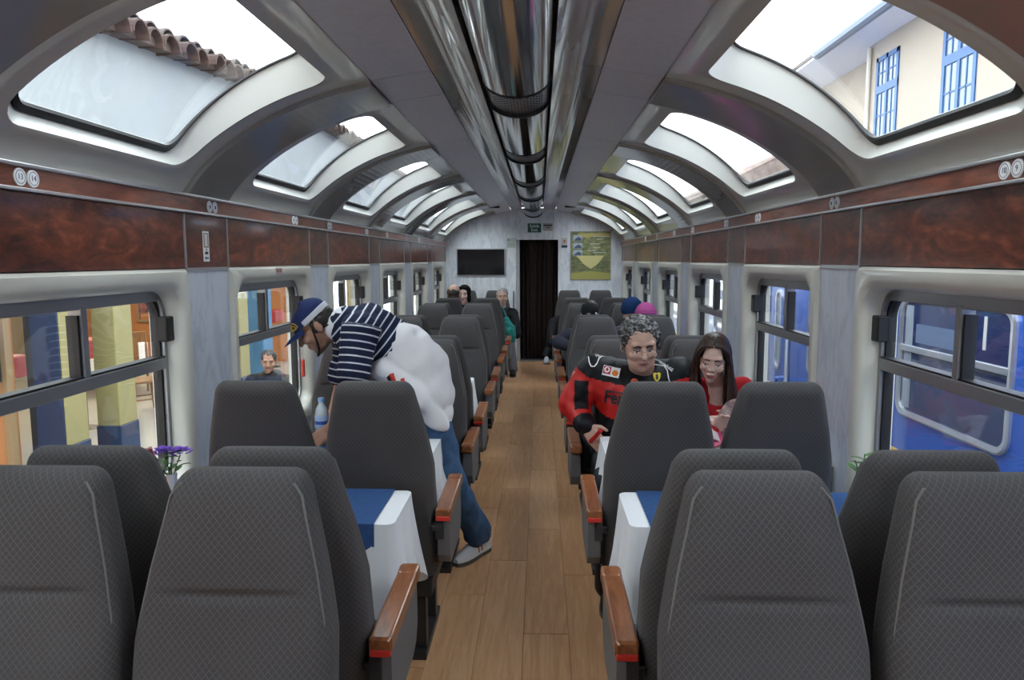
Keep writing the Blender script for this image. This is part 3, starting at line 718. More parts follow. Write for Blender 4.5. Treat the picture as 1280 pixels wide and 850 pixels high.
# water bottle the standing man reaches for
bt = at(403, 545, 3.28); bt.y = 3.28
t = thing('water_bottle', 'clear plastic water bottle with blue label on the left table', 'bottle', (bt.x, bt.y, TT))
bx_, by_ = bt.x, bt.y
obj('body', lathe([(0.024, 0), (0.031, 0.006), (0.031, 0.05), (0.029, 0.055), (0.031, 0.06), (0.031, 0.13), (0.026, 0.155), (0.013, 0.178), (0.013, 0.19)], (bx_, by_, TT), 20), mat('bottle_plastic', (0.55, 0.63, 0.70), 0.08, spec=0.6, coat=0.5), t, smooth=True)
obj('label', lathe([(0.0316, 0.068), (0.0318, 0.07), (0.0318, 0.122), (0.0316, 0.124)], (bx_, by_, TT), 20), mat('bottle_label', (0.42, 0.58, 0.85), 0.35), t, smooth=True)
obj('label_band', lathe([(0.0321, 0.083), (0.0322, 0.084), (0.0322, 0.098), (0.0321, 0.099)], (bx_, by_, TT), 20), mat('bottle_blue', (0.03, 0.10, 0.42), 0.35), t, smooth=True)
obj('cap', lathe([(0.0145, 0.186), (0.0145, 0.204), (0.012, 0.206)], (bx_, by_, TT), 16), mat('cap_blue', (0.30, 0.52, 0.85), 0.35), t)
# ------------------------------------------------------------------ outside left: station platform, arcade, white gable wall with tiles
PZ = -0.55
M_pave = mat('platform_tiles', (0.27, 0.27, 0.25), 0.35, var=0.08, vscale=1.5)
M_stucco = mat('white_stucco', (0.25, 0.262, 0.272), 0.9, var=0.06, vscale=1.2, bmp=0.2, bscale=20)
M_orange = mat('orange_wall', (0.42, 0.17, 0.06), 0.8, var=0.06, vscale=1)
M_colcream = mat('column_cream', (0.24, 0.205, 0.085), 0.7); M_colblue = mat('column_blue', (0.010, 0.022, 0.060), 0.6)
M_tile = mat('clay_tile', (0.065, 0.034, 0.027), 0.9, var=0.45, vscale=9, bmp=0.4, bscale=30)
M_tile2 = mat('clay_tile_lichen', (0.085, 0.066, 0.062), 0.95, var=0.35, vscale=14, bmp=0.4, bscale=40)
gl = struct('floor_platform', box(-14, -1.95, -6, 30, PZ - 0.3, PZ), M_pave)
struct('ground_track', box(-1.95, 40, -10, 60, -1.2, -1.0), mat('ballast', (0.18, 0.17, 0.16), 0.95, var=0.4, vscale=30))
sb_ = thing('station_building', 'white station building with clay tiled wall top left of train', 'building', (-4.2, 8, PZ))
def topz(y): return float(np.interp(y, [-4, 7.4, 11.2, 30], [3.05, 3.93, 4.25, 4.22]))
ys = np.linspace(-4, 30, 35)
poly = [(y, 2.35) for y in ys] + [(y, topz(y)) for y in reversed(ys)]
obj('gable_wall', loft([[(-4.2, y, z) for y, z in poly], [(-4.5, y, z) for y, z in poly]]), M_stucco, sb_)
obj('arcade_ceiling', box(-14, -4.2, -4, 30, 2.25, 2.35), mat('arcade_ceiling', (0.5, 0.48, 0.42), 0.8), sb_)
def barrel(l, r, th=0.014):
    rings = []
    for y in (0, l):
        k = 1.0 if y == 0 else 0.86
        rings.append([(r*k*math.cos(a), y, r*k*math.sin(a)) for a in np.linspace(0, PI, 9)] + [((r*k-th)*math.cos(a), y, (r*k-th)*math.sin(a)) for a in np.linspace(PI, 0, 9)])
    return loft(rings)
tile_me = barrel(0.62, 0.165, 0.022)
tile_me2 = tile_me.copy()
y = 5.2; i = 0
while y < 21:
    z = topz(y)
    for (m_, me_, dx, dz, ln) in ((M_tile, tile_me, 0.30, -0.10, 0.0), (M_tile2, tile_me2, 0.16, 0.02, 0.17)):
        o = obj('roof_tile', me_, m_, sb_, world=False)
        o.location = Vector((-4.2 + dx + random.uniform(-.03, .03), y + ln + random.uniform(-.02, .02), z + dz)) - sb_.location
        o.rotation_euler = (random.uniform(-.05, .05), random.uniform(-.05, .05), PI / 2 + random.uniform(-.08, .08))
        
    y += 0.36; i += 1
obj('mortar_bed', loft([[(-4.02, y, topz(y) - 0.10), (-4.02, y, topz(y) + 0.0), (-4.55, y, topz(y) + 0.08), (-4.55, y, topz(y) - 0.1)] for y in ys]), mat('mortar', (0.10, 0.068, 0.056), 0.95, var=0.3, vscale=10, bmp=0.5, bscale=15), sb_)
mst = at(325, 70, 11.6)
obj('lightning_rod', tube([(-4.35, 11.6, 4.2), (-4.33, 11.55, 5.1)], 0.008, 5), M_dark, sb_)
def column(y, label, x=-4.33, hw=0.12, blueface=True, hy=0.16):
    t = thing('platform_column', label, 'column', (x, y, PZ), 'platform columns')
    obj('shaft', box(x - hw, x + hw, y - hy, y + hy, -0.10, 2.25, 0.006, 1), M_colcream, t)
    obj('dado', box(x - hw - 0.01, x + hw + 0.01, y - hy - 0.01, y + hy + 0.01, PZ, -0.10, 0.006, 1), M_colblue, t)
    if blueface: obj('blue_face', box(x - hw - 0.02, x + hw - 0.01, y - hy - 0.022, y - hy, PZ, 2.25), M_colblue, t)
for y, l in ((6.43, 'blue and cream platform column nearest the camera, outside first left window'), (7.26, 'cream platform column with blue base, second outside the left windows'), (10.3, 'cream platform column outside the second left window'), (13.4, 'cream platform column outside the third left window'), (17.0, 'far cream platform column outside the left windows')):
    column(y, l, blueface=(y < 7))
obj('orange_wall', box(-4.75, -4.6, -4, 6.2, PZ, 2.25), M_orange, sb_)
obj('dark_window', box(-4.6, -4.57, 4.4, 6.0, 0.55, 1.45), M_dark, sb_)
obj('door_jamb', box(-4.6, -4.54, 6.02, 6.1, PZ, 2.25), mat('pale_wood', (0.28, 0.19, 0.10), 0.6), sb_)
cab = at(8, 428, 5.6)
obj('notice_box', box(-4.56, -4.45, 5.35, 5.75, 0.62, 1.05, 0.01, 1), mat('kraft', (0.33, 0.26, 0.16), 0.7), sb_)
obj('notice_mark', box(-4.46, -4.445, 5.48, 5.62, 0.86, 1.0), mat('yellow_mark', (0.6, 0.42, 0.03), 0.5), sb_)
obj('socket_plate', box(-4.6, -4.58, 5.75, 5.9, -0.25, -0.15), mat('pale_wood', (0.28, 0.19, 0.10), 0.6), sb_)
obj('back_wall', box(-14, -4.9, 15.0, 15.2, PZ, 2.25), M_orange, sb_)
obj('inner_wall', box(-10.2, -10, -4, 15, PZ, 2.25), mat('inner_wall', (0.22, 0.18, 0.11), 0.8), sb_)
# dark glazed door leaves between the first two columns
for j, (yy, xx) in enumerate(((6.85, -4.75), (7.0, -5.5))):
    t = thing('glazed_door', ('dark framed glass door leaf beside the nearest platform column', 'dark framed glass door leaf nearer the second platform column')[j], 'door', (xx, yy, PZ))
    obj('stile', boxes([(xx - 0.03, xx + 0.03, yy - 0.26, yy - 0.18, PZ, 1.6), (xx - 0.03, xx + 0.03, yy + 0.18, yy + 0.26, PZ, 1.6), (xx - 0.03, xx + 0.03, yy - 0.18, yy + 0.18, PZ, PZ + 0.15), (xx - 0.03, xx + 0.03, yy - 0.18, yy + 0.18, 1.45, 1.6)]), M_dark, t)
    obj('pane', box(xx - 0.004, xx + 0.004, yy - 0.18, yy + 0.18, PZ + 0.15, 1.45), M_glass, t)
# painting of flowers on the far orange wall
pa = thing('painting', 'dark red flower painting on the orange wall outside left', 'painting', (-7.6, 14.98, 0.1))
m, nt, b_ = nodes('painting_flowers'); setp(b_, (0.2, 0.05, 0.05), 0.6)
nt.links.new(ramp(nt, noise(nt, 7, 5, coords(nt), 0.7), [(0.35, (0.02, 0.015, 0.03)), (0.5, (0.20, 0.04, 0.05)), (0.62, (0.35, 0.12, 0.06)), (0.7, (0.10, 0.12, 0.06))]), b_.inputs['Base Color'])
obj('canvas', box(-8.4, -6.7, 14.95, 14.99, 0.5, 1.6), m, pa)
obj('frame', boxes([(-8.45, -8.4, 14.93, 15, 0.3, 1.65), (-6.7, -6.65, 14.93, 15, 0.3, 1.65), (-8.4, -6.7, 14.93, 15, 0.3, 0.35), (-8.4, -6.7, 14.93, 15, 1.6, 1.65)]), mat('pale_wood', (0.28, 0.19, 0.10), 0.6), pa)
M_chair = wood('chair_wood', (0.13, 0.06, 0.02), (0.24, 0.12, 0.045), (0.32, 0.17, 0.07), (8, 8, 2), 0.4, 2.0)
def cafe_chair(x, y, rz, label):
    t = thing('wooden_chair', label, 'chair', (x, y, PZ), 'restaurant chairs', rz)
    def P(n, me): return obj(n, me, M_chair, t, world=False)
    P('seat', box(-0.21, 0.21, -0.21, 0.21, 0.43, 0.47, 0.01, 2))
    for sx in (-1, 1):
        P('leg', tube([(sx * 0.18, -0.18, 0.44), (sx * 0.19, -0.21, 0)], [0.024, 0.018], 8))
        P('leg', tube([(sx * 0.18, 0.2, 1.0), (sx * 0.18, 0.18, 0.45), (sx * 0.19, 0.24, 0)], [0.018, 0.024, 0.018], 8))
        P('stretcher', tube([(sx * 0.185, -0.2, 0.2), (sx * 0.185, 0.21, 0.2)], 0.012, 6))
    P('back_rail', box(-0.2, 0.2, 0.185, 0.215, 0.82, 1.0, 0.01, 2)); P('back_slat', box(-0.06, 0.06, 0.185, 0.205, 0.47, 0.83, 0.005, 1))
cafe_chair(-5.55, 9.9, 2.4, 'brown wooden chair with back to the train, nearest in the restaurant')
cafe_chair(-6.3, 11.2, 0.9, 'brown wooden chair beyond the nearest one in the restaurant')
cafe_chair(-5.35, 12.0, 2.0, 'farthest brown wooden chair in the restaurant outside left')
rt = thing('restaurant_table', 'white clothed restaurant table between the wooden chairs', 'table', (-7.0, 11.6, PZ))
obj('cloth', box(-7.4, -6.6, 11.2, 12.0, PZ + 0.35, PZ + 0.76, 0.02, 2), M_white, rt); obj('leg', lathe([(0.2, 0), (0.04, 0.06), (0.04, 0.4)], (-7.0, 11.6, PZ), 14), M_dark, rt)
for j, (x, y, l) in enumerate(((-5.75, 8.9, 'red box display beside the third platform column'), (-4.95, 11.2, 'red box display near the blue post'), (-5.3, 14.2, 'far red box display outside left'), (-5.6, 7.2, 'red box display behind the glass doors'))):
    t = thing('red_display', l, 'display', (x, y, PZ))
    obj('box', box(x - 0.2, x + 0.2, y - 0.25, y + 0.25, 0.36, 0.60, 0.02, 2), mat('display_red', (0.30, 0.02, 0.014), 0.5), t)
    obj('stand', lathe([(0.18, 0), (0.03, 0.04), (0.03, 0.91)], (x, y, PZ), 12), M_dark, t)
bp = thing('blue_post', 'light blue drinks cabinet standing on the platform', 'cabinet', (-4.7, 12.2, PZ))
obj('body', box(-4.95, -4.6, 12.0, 12.45, PZ + 0.06, 1.5, 0.02, 2), mat('sky_blue_paint', (0.06, 0.17, 0.30), 0.4), bp); obj('plinth', box(-4.92, -4.63, 12.03, 12.42, PZ, PZ + 0.06), M_dark, bp)
# ceiling lamps of the arcade
for j, (x, y, e) in enumerate(((-3.0 - 2.1, 4.6, 4), (-6.6, 9.2, 11), (-7.5, 12.6, 11), (-5.6, 16.5, 9), (-5.6, 12.0, 7))):
    t = thing('ceiling_lamp', 'round warm lamp under the arcade ceiling, %s from the camera' % ords[j], 'lamp', (x, y, 2.25), 'arcade lamps')
    obj('housing', lathe([(0.16, 0.0), (0.16, -0.05), (0.14, -0.06)], (x, y, 2.25), 20), M_alu, t)
    obj('diffuser', lathe([(0.13, -0.055), (0.12, -0.075), (0.03, -0.085)], (x, y, 2.25), 20), MATS.get('lamp_glow') or emis('lamp_glow', (1, 0.75, 0.45), 1.5), t)
    ld = bpy.data.lights.new('lamp_light', 'AREA'); ld.shape = 'DISK'; ld.size = 0.3; ld.energy = e; ld.color = (1, 0.78, 0.52)
    lo_ = bpy.data.objects.new('lamp_light', ld); COL.objects.link(lo_); lo_.parent = t; lo_.location = (0, 0, -0.1)

# ------------------------------------------------------------------ outside right: blue railway carriage
M_blue = mat('train_blue', (0.018, 0.085, 0.42), 0.22, coat=0.6, var=0.05, vscale=0.8); M_yellow = mat('train_yellow', (0.75, 0.42, 0.02), 0.35)
M_silver = mat('silver_frame', (0.55, 0.57, 0.62), 0.28, 0.8); M_navyglass = mat('carriage_glass', (0.016, 0.026, 0.085), 0.05, spec=0.7, coat=0.5)
BX = 2.49
tr = thing('railway_carriage', 'blue railway carriage standing on the next track', 'train', (BX, 8, -1.0))
cs = [(BX, -0.6), (BX, 1.75), (BX + 0.05, 1.9), (BX + 0.25, 2.1), (BX + 0.7, 2.3), (BX + 1.35, 2.4), (BX + 2.0, 2.3), (BX + 2.7, 1.75), (BX + 2.7, -0.6)]
obj('body', loft([[(x, -4, z) for x, z in cs], [(x, 24, z) for x, z in cs]]), M_blue, tr)
obj('yellow_stripe', box(BX - 0.004, BX, -4, 24, 0.255, 0.315), M_yellow, tr)
obj('underframe', box(BX + 0.2, BX + 2.5, -4, 24, -1.0, -0.6), M_dark, tr)
def blue_window(y0, y1, z0=0.56, z1=1.345):
    yc, zc, hy, hz = (y0 + y1) / 2, (z0 + z1) / 2, (y1 - y0) / 2, (z1 - z0) / 2
    def rg(w_, h_, r, x): return [(x, yc + a, zc + b) for a, b in rrect(w_, h_, r, 6, 1)]
    r = [rg(hy, hz, 0.10, BX + 0.01), rg(hy, hz, 0.10, BX - 0.016), rg(hy - 0.012, hz - 0.012, 0.09, BX - 0.022), rg(hy - 0.04, hz - 0.04, 0.07, BX - 0.016), rg(hy - 0.04, hz - 0.04, 0.07, BX + 0.004)]
    f = obj('window', loft(r, False, False), M_silver, tr)
    obj('pane', loft([rg(hy - 0.035, hz - 0.035, 0.07, BX - 0.004), rg(hy - 0.035, hz - 0.035, 0.07, BX + 0.01)]), M_navyglass, f)
    obj('transom', box(BX - 0.020, BX, y0 + 0.03, y1 - 0.03, zc + 0.035, zc + 0.075, 0.004, 2), M_silver, f)
    obj('blind_edge', box(BX - 0.006, BX - 0.003, y1 - 0.16, y1 - 0.07, z0 + 0.06, z1 - 0.06), mat('blind_grey', (0.22, 0.25, 0.30), 0.6), f)
    obj('strap', box(BX - 0.007, BX - 0.003, y0 + 0.25, y0 + 0.275, zc + 0.14, z1 - 0.07), mat('strap_pale', (0.5, 0.5, 0.5), 0.6), f)
    obj('seat_shape', box(BX - 0.0055, BX - 0.003, y0 + 0.45, y1 - 0.2, zc + 0.10, zc + 0.22), mat('seat_pale', (0.10, 0.14, 0.24), 0.4), f)
for a in (0.49, 2.085, 3.68, 5.30, 8.75, 10.35, 11.95, 13.55, 15.15): blue_window(a, a + 1.17)
for y_ in (7.28, 7.84):
    def rg(w_, h_, r, x): return [(x, y_ + a, 0.88 + b) for a, b in rrect(w_, h_, r, 6, 1)]
    f = obj('door_window', loft([rg(0.085, 0.40, 0.08, BX + 0.01), rg(0.085, 0.40, 0.08, BX - 0.016), rg(0.055, 0.37, 0.055, BX - 0.016), rg(0.055, 0.37, 0.055, BX + 0.005)], False, False), M_silver, tr)
    obj('pane', loft([rg(0.06, 0.375, 0.06, BX - 0.004), rg(0.06, 0.375, 0.06, BX + 0.01)]), mat('door_glass', (0.25, 0.30, 0.36), 0.1, spec=0.6), f)
obj('door_seam', boxes([(BX - 0.003, BX, y_ - 0.006, y_ + 0.006, -0.5, 1.7) for y_ in (6.95, 7.56, 8.2)]), M_dark, tr)
obj('door_handle', tube([(BX, 7.10, 0.42), (BX - 0.06, 7.10, 0.42), (BX - 0.06, 7.20, 0.30), (BX, 7.20, 0.30)], 0.02, 8), M_blue, tr)
for y_ in (6.86, 8.32): obj('grab_rail', tube([(BX, y_, 0.2), (BX - 0.06, y_, 0.24), (BX - 0.06, y_, 1.2), (BX, y_, 1.24)], 0.016, 8), M_silver, tr)

# ------------------------------------------------------------------ outside right: cream building with blue windows
M_cb = mat('cream_render', (0.36, 0.30, 0.235), 0.9, var=0.03, vscale=0.7); M_bw = mat('window_blue', (0.02, 0.085, 0.23), 0.5); M_soff = mat('soffit', (0.72, 0.72, 0.72), 0.8)
M_gut = mat('gutter_grey', (0.16, 0.19, 0.23), 0.45, 0.3)
HX = 8.09
bd = thing('cream_building', 'cream building with blue windows and gutter beyond blue carriage', 'building', (HX, 14, -1))
obj('wall', box(HX, HX + 6, 2, 18.55, -1, 6.95), M_cb, bd)
obj('rear_wing_wall', box(HX + 0.5, HX + 6, 18.55, 23.4, -1, 6.66), M_cb, bd)
obj('soffit', box(HX - 0.95, HX + 0.6, 1, 23.5, 6.66, 6.72), M_soff, bd)
obj('roof', loft([[(HX - 1.0, y, 6.72), (HX - 1.0, y, 6.80), (HX + 3, y, 8.6), (HX + 7, y, 6.8), (HX + 7, y, 6.72)] for y in (0.5, 23.6)]), M_tile2, bd)
obj('gutter', tube([(HX - 1.08, 0.5, 6.66), (HX - 1.08, 18.9, 6.66)], 0.15, 12), M_gut, bd)
obj('downpipe', tube([(HX - 0.06, 18.3, 6.6), (HX - 0.06, 18.3, 0)], 0.05, 8), mat('pipe_cream', (0.6, 0.55, 0.47), 0.6), bd)
for (y0, y1, z0, z1) in ((13.95, 15.1, 4.15, 6.22), (16.9, 17.97, 4.3, 6.26), (10.9, 12.05, 4.1, 6.2), (8.0, 9.1, 4.1, 6.2)):
    fr = obj('window', boxes([(HX - 0.03, HX + 0.02, y0, y0 + 0.1, z0, z1), (HX - 0.03, HX + 0.02, y1 - 0.1, y1, z0, z1), (HX - 0.03, HX + 0.02, y0, y1, z1 - 0.1, z1), (HX - 0.03, HX + 0.02, y0, y1, z0, z0 + 0.1),
             (HX - 0.03, HX + 0.02, (y0 + y1) / 2 - 0.05, (y0 + y1) / 2 + 0.05, z0, z1), (HX - 0.035, HX + 0.02, y0, y1, z0 + (z1 - z0) * 0.57, z0 + (z1 - z0) * 0.66)]), M_bw, bd)
    for q in (0.30, 0.80): obj('glazing_bar', box(HX - 0.02, HX + 0.01, y0, y1, z0 + (z1 - z0) * q, z0 + (z1 - z0) * q + 0.035), M_bw, fr)
    for q in (0.27, 0.73): obj('glazing_bar', box(HX - 0.02, HX + 0.01, y0 + (y1 - y0) * q - 0.015, y0 + (y1 - y0) * q + 0.015, z0, z1), M_bw, fr)
    obj('pane', box(HX - 0.006, HX + 0.004, y0 + 0.05, y1 - 0.05, z0 + 0.05, z1 - 0.05), mat('far_pane', (0.10, 0.13, 0.17), 0.15, spec=0.6), fr)
# lower tiled roof farther along
lr = thing('tiled_outbuilding', 'low outbuilding with pale tiled roof beyond the blue carriage', 'building', (8, 30, -1))
obj('wall', box(7.0, 12, 25, 36, -1, 4.2), M_cb, lr)
obj('roof', loft([[(6.6, y, 4.1), (6.6, y, 4.2), (9.5, y, 5.6), (12.5, y, 4.2)] for y in (24.6, 36.4)]), mat('pale_tile', (0.30, 0.235, 0.21), 0.9, var=0.3, vscale=5), lr)
for i in range(40):
    y_ = 24.8 + i * 0.29
    o = obj('tile_course', tube([(6.55, y_, 4.22), (9.5, y_, 5.63)], 0.09, 6), mat('pale_tile', (0.30, 0.235, 0.21), 0.9), lr)
# ------------------------------------------------------------------ people
V = Vector
def cap(p0, p1, r0, r1=None): return ('cap', V(p0), V(p1), r0, r0 if r1 is None else r1)
def ell(c, rad, R=None): return ('ell', Matrix.Translation(V(c)) @ (R.to_4x4() if R is not None else Matrix()) @ Matrix.Diagonal((*rad, 1)))
def _usphere(nu=20, nv=14):
    V_ = [(0, 0, -1)]; F_ = []
    for i in range(1, nv):
        q = -PI / 2 + PI * i / nv
        for j in range(nu): V_.append((math.cos(q) * math.cos(2*PI*j/nu), math.cos(q) * math.sin(2*PI*j/nu), math.sin(q)))
    V_.append((0, 0, 1)); L = len(V_) - 1
    for j in range(nu):
        k = (j + 1) % nu; F_.append((0, 1 + k, 1 + j)); F_.append((L, 1 + (nv-2)*nu + j, 1 + (nv-2)*nu + k))
        for i in range(nv - 2): a = 1 + i*nu; F_.append((a+j, a+k, a+nu+k)); F_.append((a+j, a+nu+k, a+nu+j))
    return np.array(V_), np.array(F_)
US = _usphere()
def prim_mesh(p):
    V0, F0 = US
    if p[0] == 'ell': return V0 @ np.array(p[1].to_3x3()).T + np.array(p[1].translation), F0
    _, a, b, r0, r1 = p; d = b - a; t = d / max(d.length, 1e-6); u = t.orthogonal().normalized(); w_ = t.cross(u)
    B = np.array((u, w_, t)); top = V0[:, 2] > 1e-6
    return np.where(top[:, None], (V0 * r1) @ B + np.array(b), (V0 * r0) @ B + np.array(a)), F0
def fuse(prims, voxel=0.006, smooth=3, fac=0.5):
    vs, fs, n = [], [], 0
    for p in prims:
        v, f = prim_mesh(p); vs.append(v); fs.append(f + n); n += len(v)
    vs = np.concatenate(vs).astype(np.float32); fs = np.concatenate(fs).astype(np.int32)
    me = bpy.data.meshes.new('tmp'); me.vertices.add(len(vs)); me.vertices.foreach_set('co', vs.ravel()); me.loops.add(len(fs) * 3); me.loops.foreach_set('vertex_index', fs.ravel())
    me.polygons.add(len(fs)); me.polygons.foreach_set('loop_start', np.arange(len(fs), dtype=np.int32) * 3); me.update(calc_edges=True)
    o = bpy.data.objects.new('tmp', me); COL.objects.link(o)
    r = o.modifiers.new('r', 'REMESH'); r.mode = 'VOXEL'; r.voxel_size = voxel; r.use_smooth_shade = True
    if smooth: s = o.modifiers.new('s', 'SMOOTH'); s.iterations = smooth; s.factor = fac
    out = bpy.data.meshes.new_from_object(o.evaluated_get(bpy.context.evaluated_depsgraph_get()))
    bpy.data.objects.remove(o); bpy.data.meshes.remove(me); out.materials.clear()
    out.polygons.foreach_set('use_smooth', [True] * len(out.polygons)); return out
def verts_np(me):
    a = np.empty(len(me.vertices) * 3, np.float32); me.vertices.foreach_get('co', a); return a.reshape(-1, 3)
def set_verts(me, a): me.vertices.foreach_set('co', a.astype(np.float32).ravel()); me.update()
def centers(me):
    a = np.empty(len(me.polygons) * 3, np.float32); me.polygons.foreach_get('center', a); return a.reshape(-1, 3)
def paint(me, mats, idx):
    for m_ in mats: me.materials.append(m_)
    me.polygons.foreach_set('material_index', np.asarray(idx, np.int32)); me.update()
def seg_dist(P, a, b):
    a = np.array(a); b = np.array(b); d = b - a; t = np.clip(((P - a) @ d) / (d @ d), 0, 1)
    return np.linalg.norm(P - (a + t[:, None] * d), axis=1), t
def lumps(me, amp, scale, seed=0, mask=None):
    """fold/wrinkle displacement along normals"""
    r = np.random.default_rng(seed); P = verts_np(me); N = np.empty(len(me.vertices) * 3, np.float32)
    me.vertices.foreach_get('normal', N); N = N.reshape(-1, 3); h = np.zeros(len(P))
    for _ in range(7):
        k = r.normal(size=3) * scale; h += np.sin(P @ k + r.uniform(0, 6.28))
    h = h / 7 * amp * 2
    if mask is not None: h = h * mask(P)
    set_verts(me, P + N * h[:, None])
def head_matrix(c, f, roll=0.0, s=1.0):
    f = V(f).normalized(); y = -f; z = V((0, 0, 1)); z = (z - y * z.dot(y)).normalized(); x = y.cross(z)
    R = Matrix((x, y, z)).transposed(); R = R @ Matrix.Rotation(roll, 3, 'Y')
    return Matrix.Translation(V(c)) @ R.to_4x4() @ Matrix.Scale(s, 4)
def head_prims(M, wide=1.0, jaw=1.0, nose=1.0, ears=True):
    R = M.to_3x3().normalized(); s = M.to_scale()[0]
    def E(c, rad): return ell(M @ V(c), [q * s for q in rad], R)
    def C(a, b, r0, r1): return cap(M @ V(a), M @ V(b), r0 * s, r1 * s)
    L = [E((0, 0.014, 0.040), (0.074 * wide, 0.095, 0.082)), E((0, -0.022, -0.012), (0.066 * wide, 0.070, 0.082)), E((0, -0.036, -0.066), (0.052 * wide * jaw, 0.050, 0.046 * jaw)),
         E((0, -0.060, -0.094), (0.026 * jaw, 0.024, 0.020)), C((0, -0.083, 0.018), (0, -0.100 * nose, -0.021), 0.008, 0.0118 * nose), E((0.011 * nose, -0.088, -0.025), (0.009, 0.010, 0.008)), E((-0.011 * nose, -0.088, -0.025), (0.009, 0.010, 0.008)),
         C((-0.040 * wide, -0.072, 0.036), (0.040 * wide, -0.072, 0.036), 0.014, 0.014), E((0.040 * wide, -0.064, -0.022), (0.024, 0.020, 0.022)), E((-0.040 * wide, -0.064, -0.022), (0.024, 0.020, 0.022)),
         E((0, -0.083, -0.052), (0.026, 0.012, 0.008)), E((0, -0.081, -0.064), (0.022, 0.011, 0.008))]
    if ears:
        for q in (-1, 1): L.append(E((q * 0.074 * wide, 0.016, -0.004), (0.010, 0.020, 0.031)))
    return L
def dent(me, M, spots):
    P = verts_np(me); Mi = np.array(M.inverted()); L = (np.c_[P, np.ones(len(P))] @ Mi.T)[:, :3]; R = np.array(M.to_3x3())
    D = np.zeros_like(L)
    for c, sig, vec in spots:
        g_ = np.exp(-(((L - np.array(c)) / np.array(sig)) ** 2).sum(1)); D += g_[:, None] * np.array(vec)
    set_verts(me, P + D @ R.T)
EYES = [((q * 0.031, -0.080, 0.010), (0.017, 0.03, 0.012), (0, 0.011, 0)) for q in (-1, 1)] + [((0, -0.09, -0.0585), (0.024, 0.03, 0.0035), (0, 0.006, 0))]
def hand_prims(w_, d, nrm, curl=0.5, thumb=1, s=1.0):
    """wrist point, finger direction, palm normal (palm side), thumb: +1/-1 side"""
    d = V(d).normalized(); n = V(nrm); n = (n - d * n.dot(d)).normalized(); a = d.cross(n) * thumb; w_ = V(w_); L = []
    for i, (off, ln, fl) in enumerate(((0.030, 0.085, 0.066), (0.010, 0.090, 0.074), (-0.010, 0.086, 0.068), (-0.028, 0.076, 0.054))):
        k = w_ + d * ln * s + a * off * s; L.append(cap(w_ + a * off * 0.55 * s + d * 0.01 * s, k, 0.015 * s, 0.0115 * s))
        p = k; ang = curl * 0.55
        for q, fr_ in enumerate((0.45, 0.31, 0.24)):
            dd = d * math.cos(ang) + n * math.sin(ang); e = p + dd * fl * fr_ * 1.15 * s + a * off * 0.08 * s
            L.append(cap(p, e, (0.0095 - 0.001 * q) * s, (0.0088 - 0.001 * q) * s)); p = e; ang += curl * 0.75
    b = w_ + d * 0.025 * s + a * 0.026 * s; k = b + (d * 0.6 + a * 0.75 + n * 0.25).normalized() * 0.042 * s
    L += [cap(b, k, 0.016 * s, 0.011 * s), cap(k, k + (d * 0.9 + a * 0.25 + n * 0.4).normalized() * 0.034 * s, 0.0105 * s, 0.0085 * s)]
    return L
def bvh_of(me): return BVHTree.FromPolygons([v.co[:] for v in me.vertices], [p.vertices[:] for p in me.polygons])
def face_pt(M, bvh, x, z, off=0.001):
    o = M @ V((x, -0.3, z)); d = (M.to_3x3() @ V((0, 1, 0))).normalized(); h = bvh.ray_cast(o, d)
    return (h[0] - d * off) if h[0] is not None else M @ V((x, -0.1, z))
def face_line(M, bvh, pts_, r, off=0.001, n=6): return tube([face_pt(M, bvh, x, z, off) for x, z in pts_], r, n)
def decal(polys, bvh, off=0.0025, th=0.0012):
    """flat print laid onto a garment: polygons given as photograph pixels, cast onto the cloth"""
    bm = bmesh.new()
    for poly in polys:
        top, bot = [], []
        for px, py in poly:
            d = (RM @ V(((px - 640) / F, (425 - py) / F, -1))).normalized(); h = bvh.ray_cast(CAM, d)
            if h[0] is None: top = None; break
            top.append(bm.verts.new(h[0] - d * (off + th))); bot.append(bm.verts.new(h[0] - d * off))
        if not top or len(top) < 3: continue
        bm.faces.new(top); bm.faces.new(list(reversed(bot)))
        for i in range(len(top)): j = (i + 1) % len(top); bm.faces.new((top[j], top[i], bot[i], bot[j]))
    return done(bm)
def decal_line(pts_, bvh, r, off=0.002):
    out = []
    P_ = []
    for i in range(len(pts_) - 1):
        for t in np.linspace(0, 1, 4, endpoint=False): P_.append((pts_[i][0] + (pts_[i+1][0] - pts_[i][0]) * t, pts_[i][1] + (pts_[i+1][1] - pts_[i][1]) * t))
    P_.append(pts_[-1])
    for px, py in P_:
        d = (RM @ V(((px - 640) / F, (425 - py) / F, -1))).normalized(); h = bvh.ray_cast(CAM, d)
        if h[0] is not None: out.append(h[0] - d * off)
    return tube(out, r, 5) if len(out) > 1 else None
def text_decal(s, size, x, y, ang, bvh, off=0.003, squash=1.0, bold=0.0):
    me = text_mesh(s, size, 0.01, 'LEFT', bold); ca, sa = math.cos(ang), math.sin(ang); bm = bmesh.new(); bm.from_mesh(me); bpy.data.meshes.remove(me)
    bmesh.ops.remove_doubles(bm, verts=bm.verts, dist=1e-5)
    for v in list(bm.verts):
        u, w_ = v.co.x * squash, v.co.y; px, py = x + u * ca - w_ * sa * -1 * -1, y - w_ * ca + u * sa
        px = x + u * ca + w_ * sa; py = y + u * sa - w_ * ca
        d = (RM @ V(((px - 640) / F, (425 - py) / F, -1))).normalized(); h = bvh.ray_cast(CAM, d)
        if h[0] is None: bm.verts.remove(v)
        else: v.co = h[0] - d * off
    me = bpy.data.meshes.new('m'); bm.to_mesh(me); bm.free(); return me
def circle(cx, cy, r, n=14, sx=1.0): return [(cx + r * sx * math.cos(2*PI*i/n), cy + r * math.sin(2*PI*i/n)) for i in range(n)]
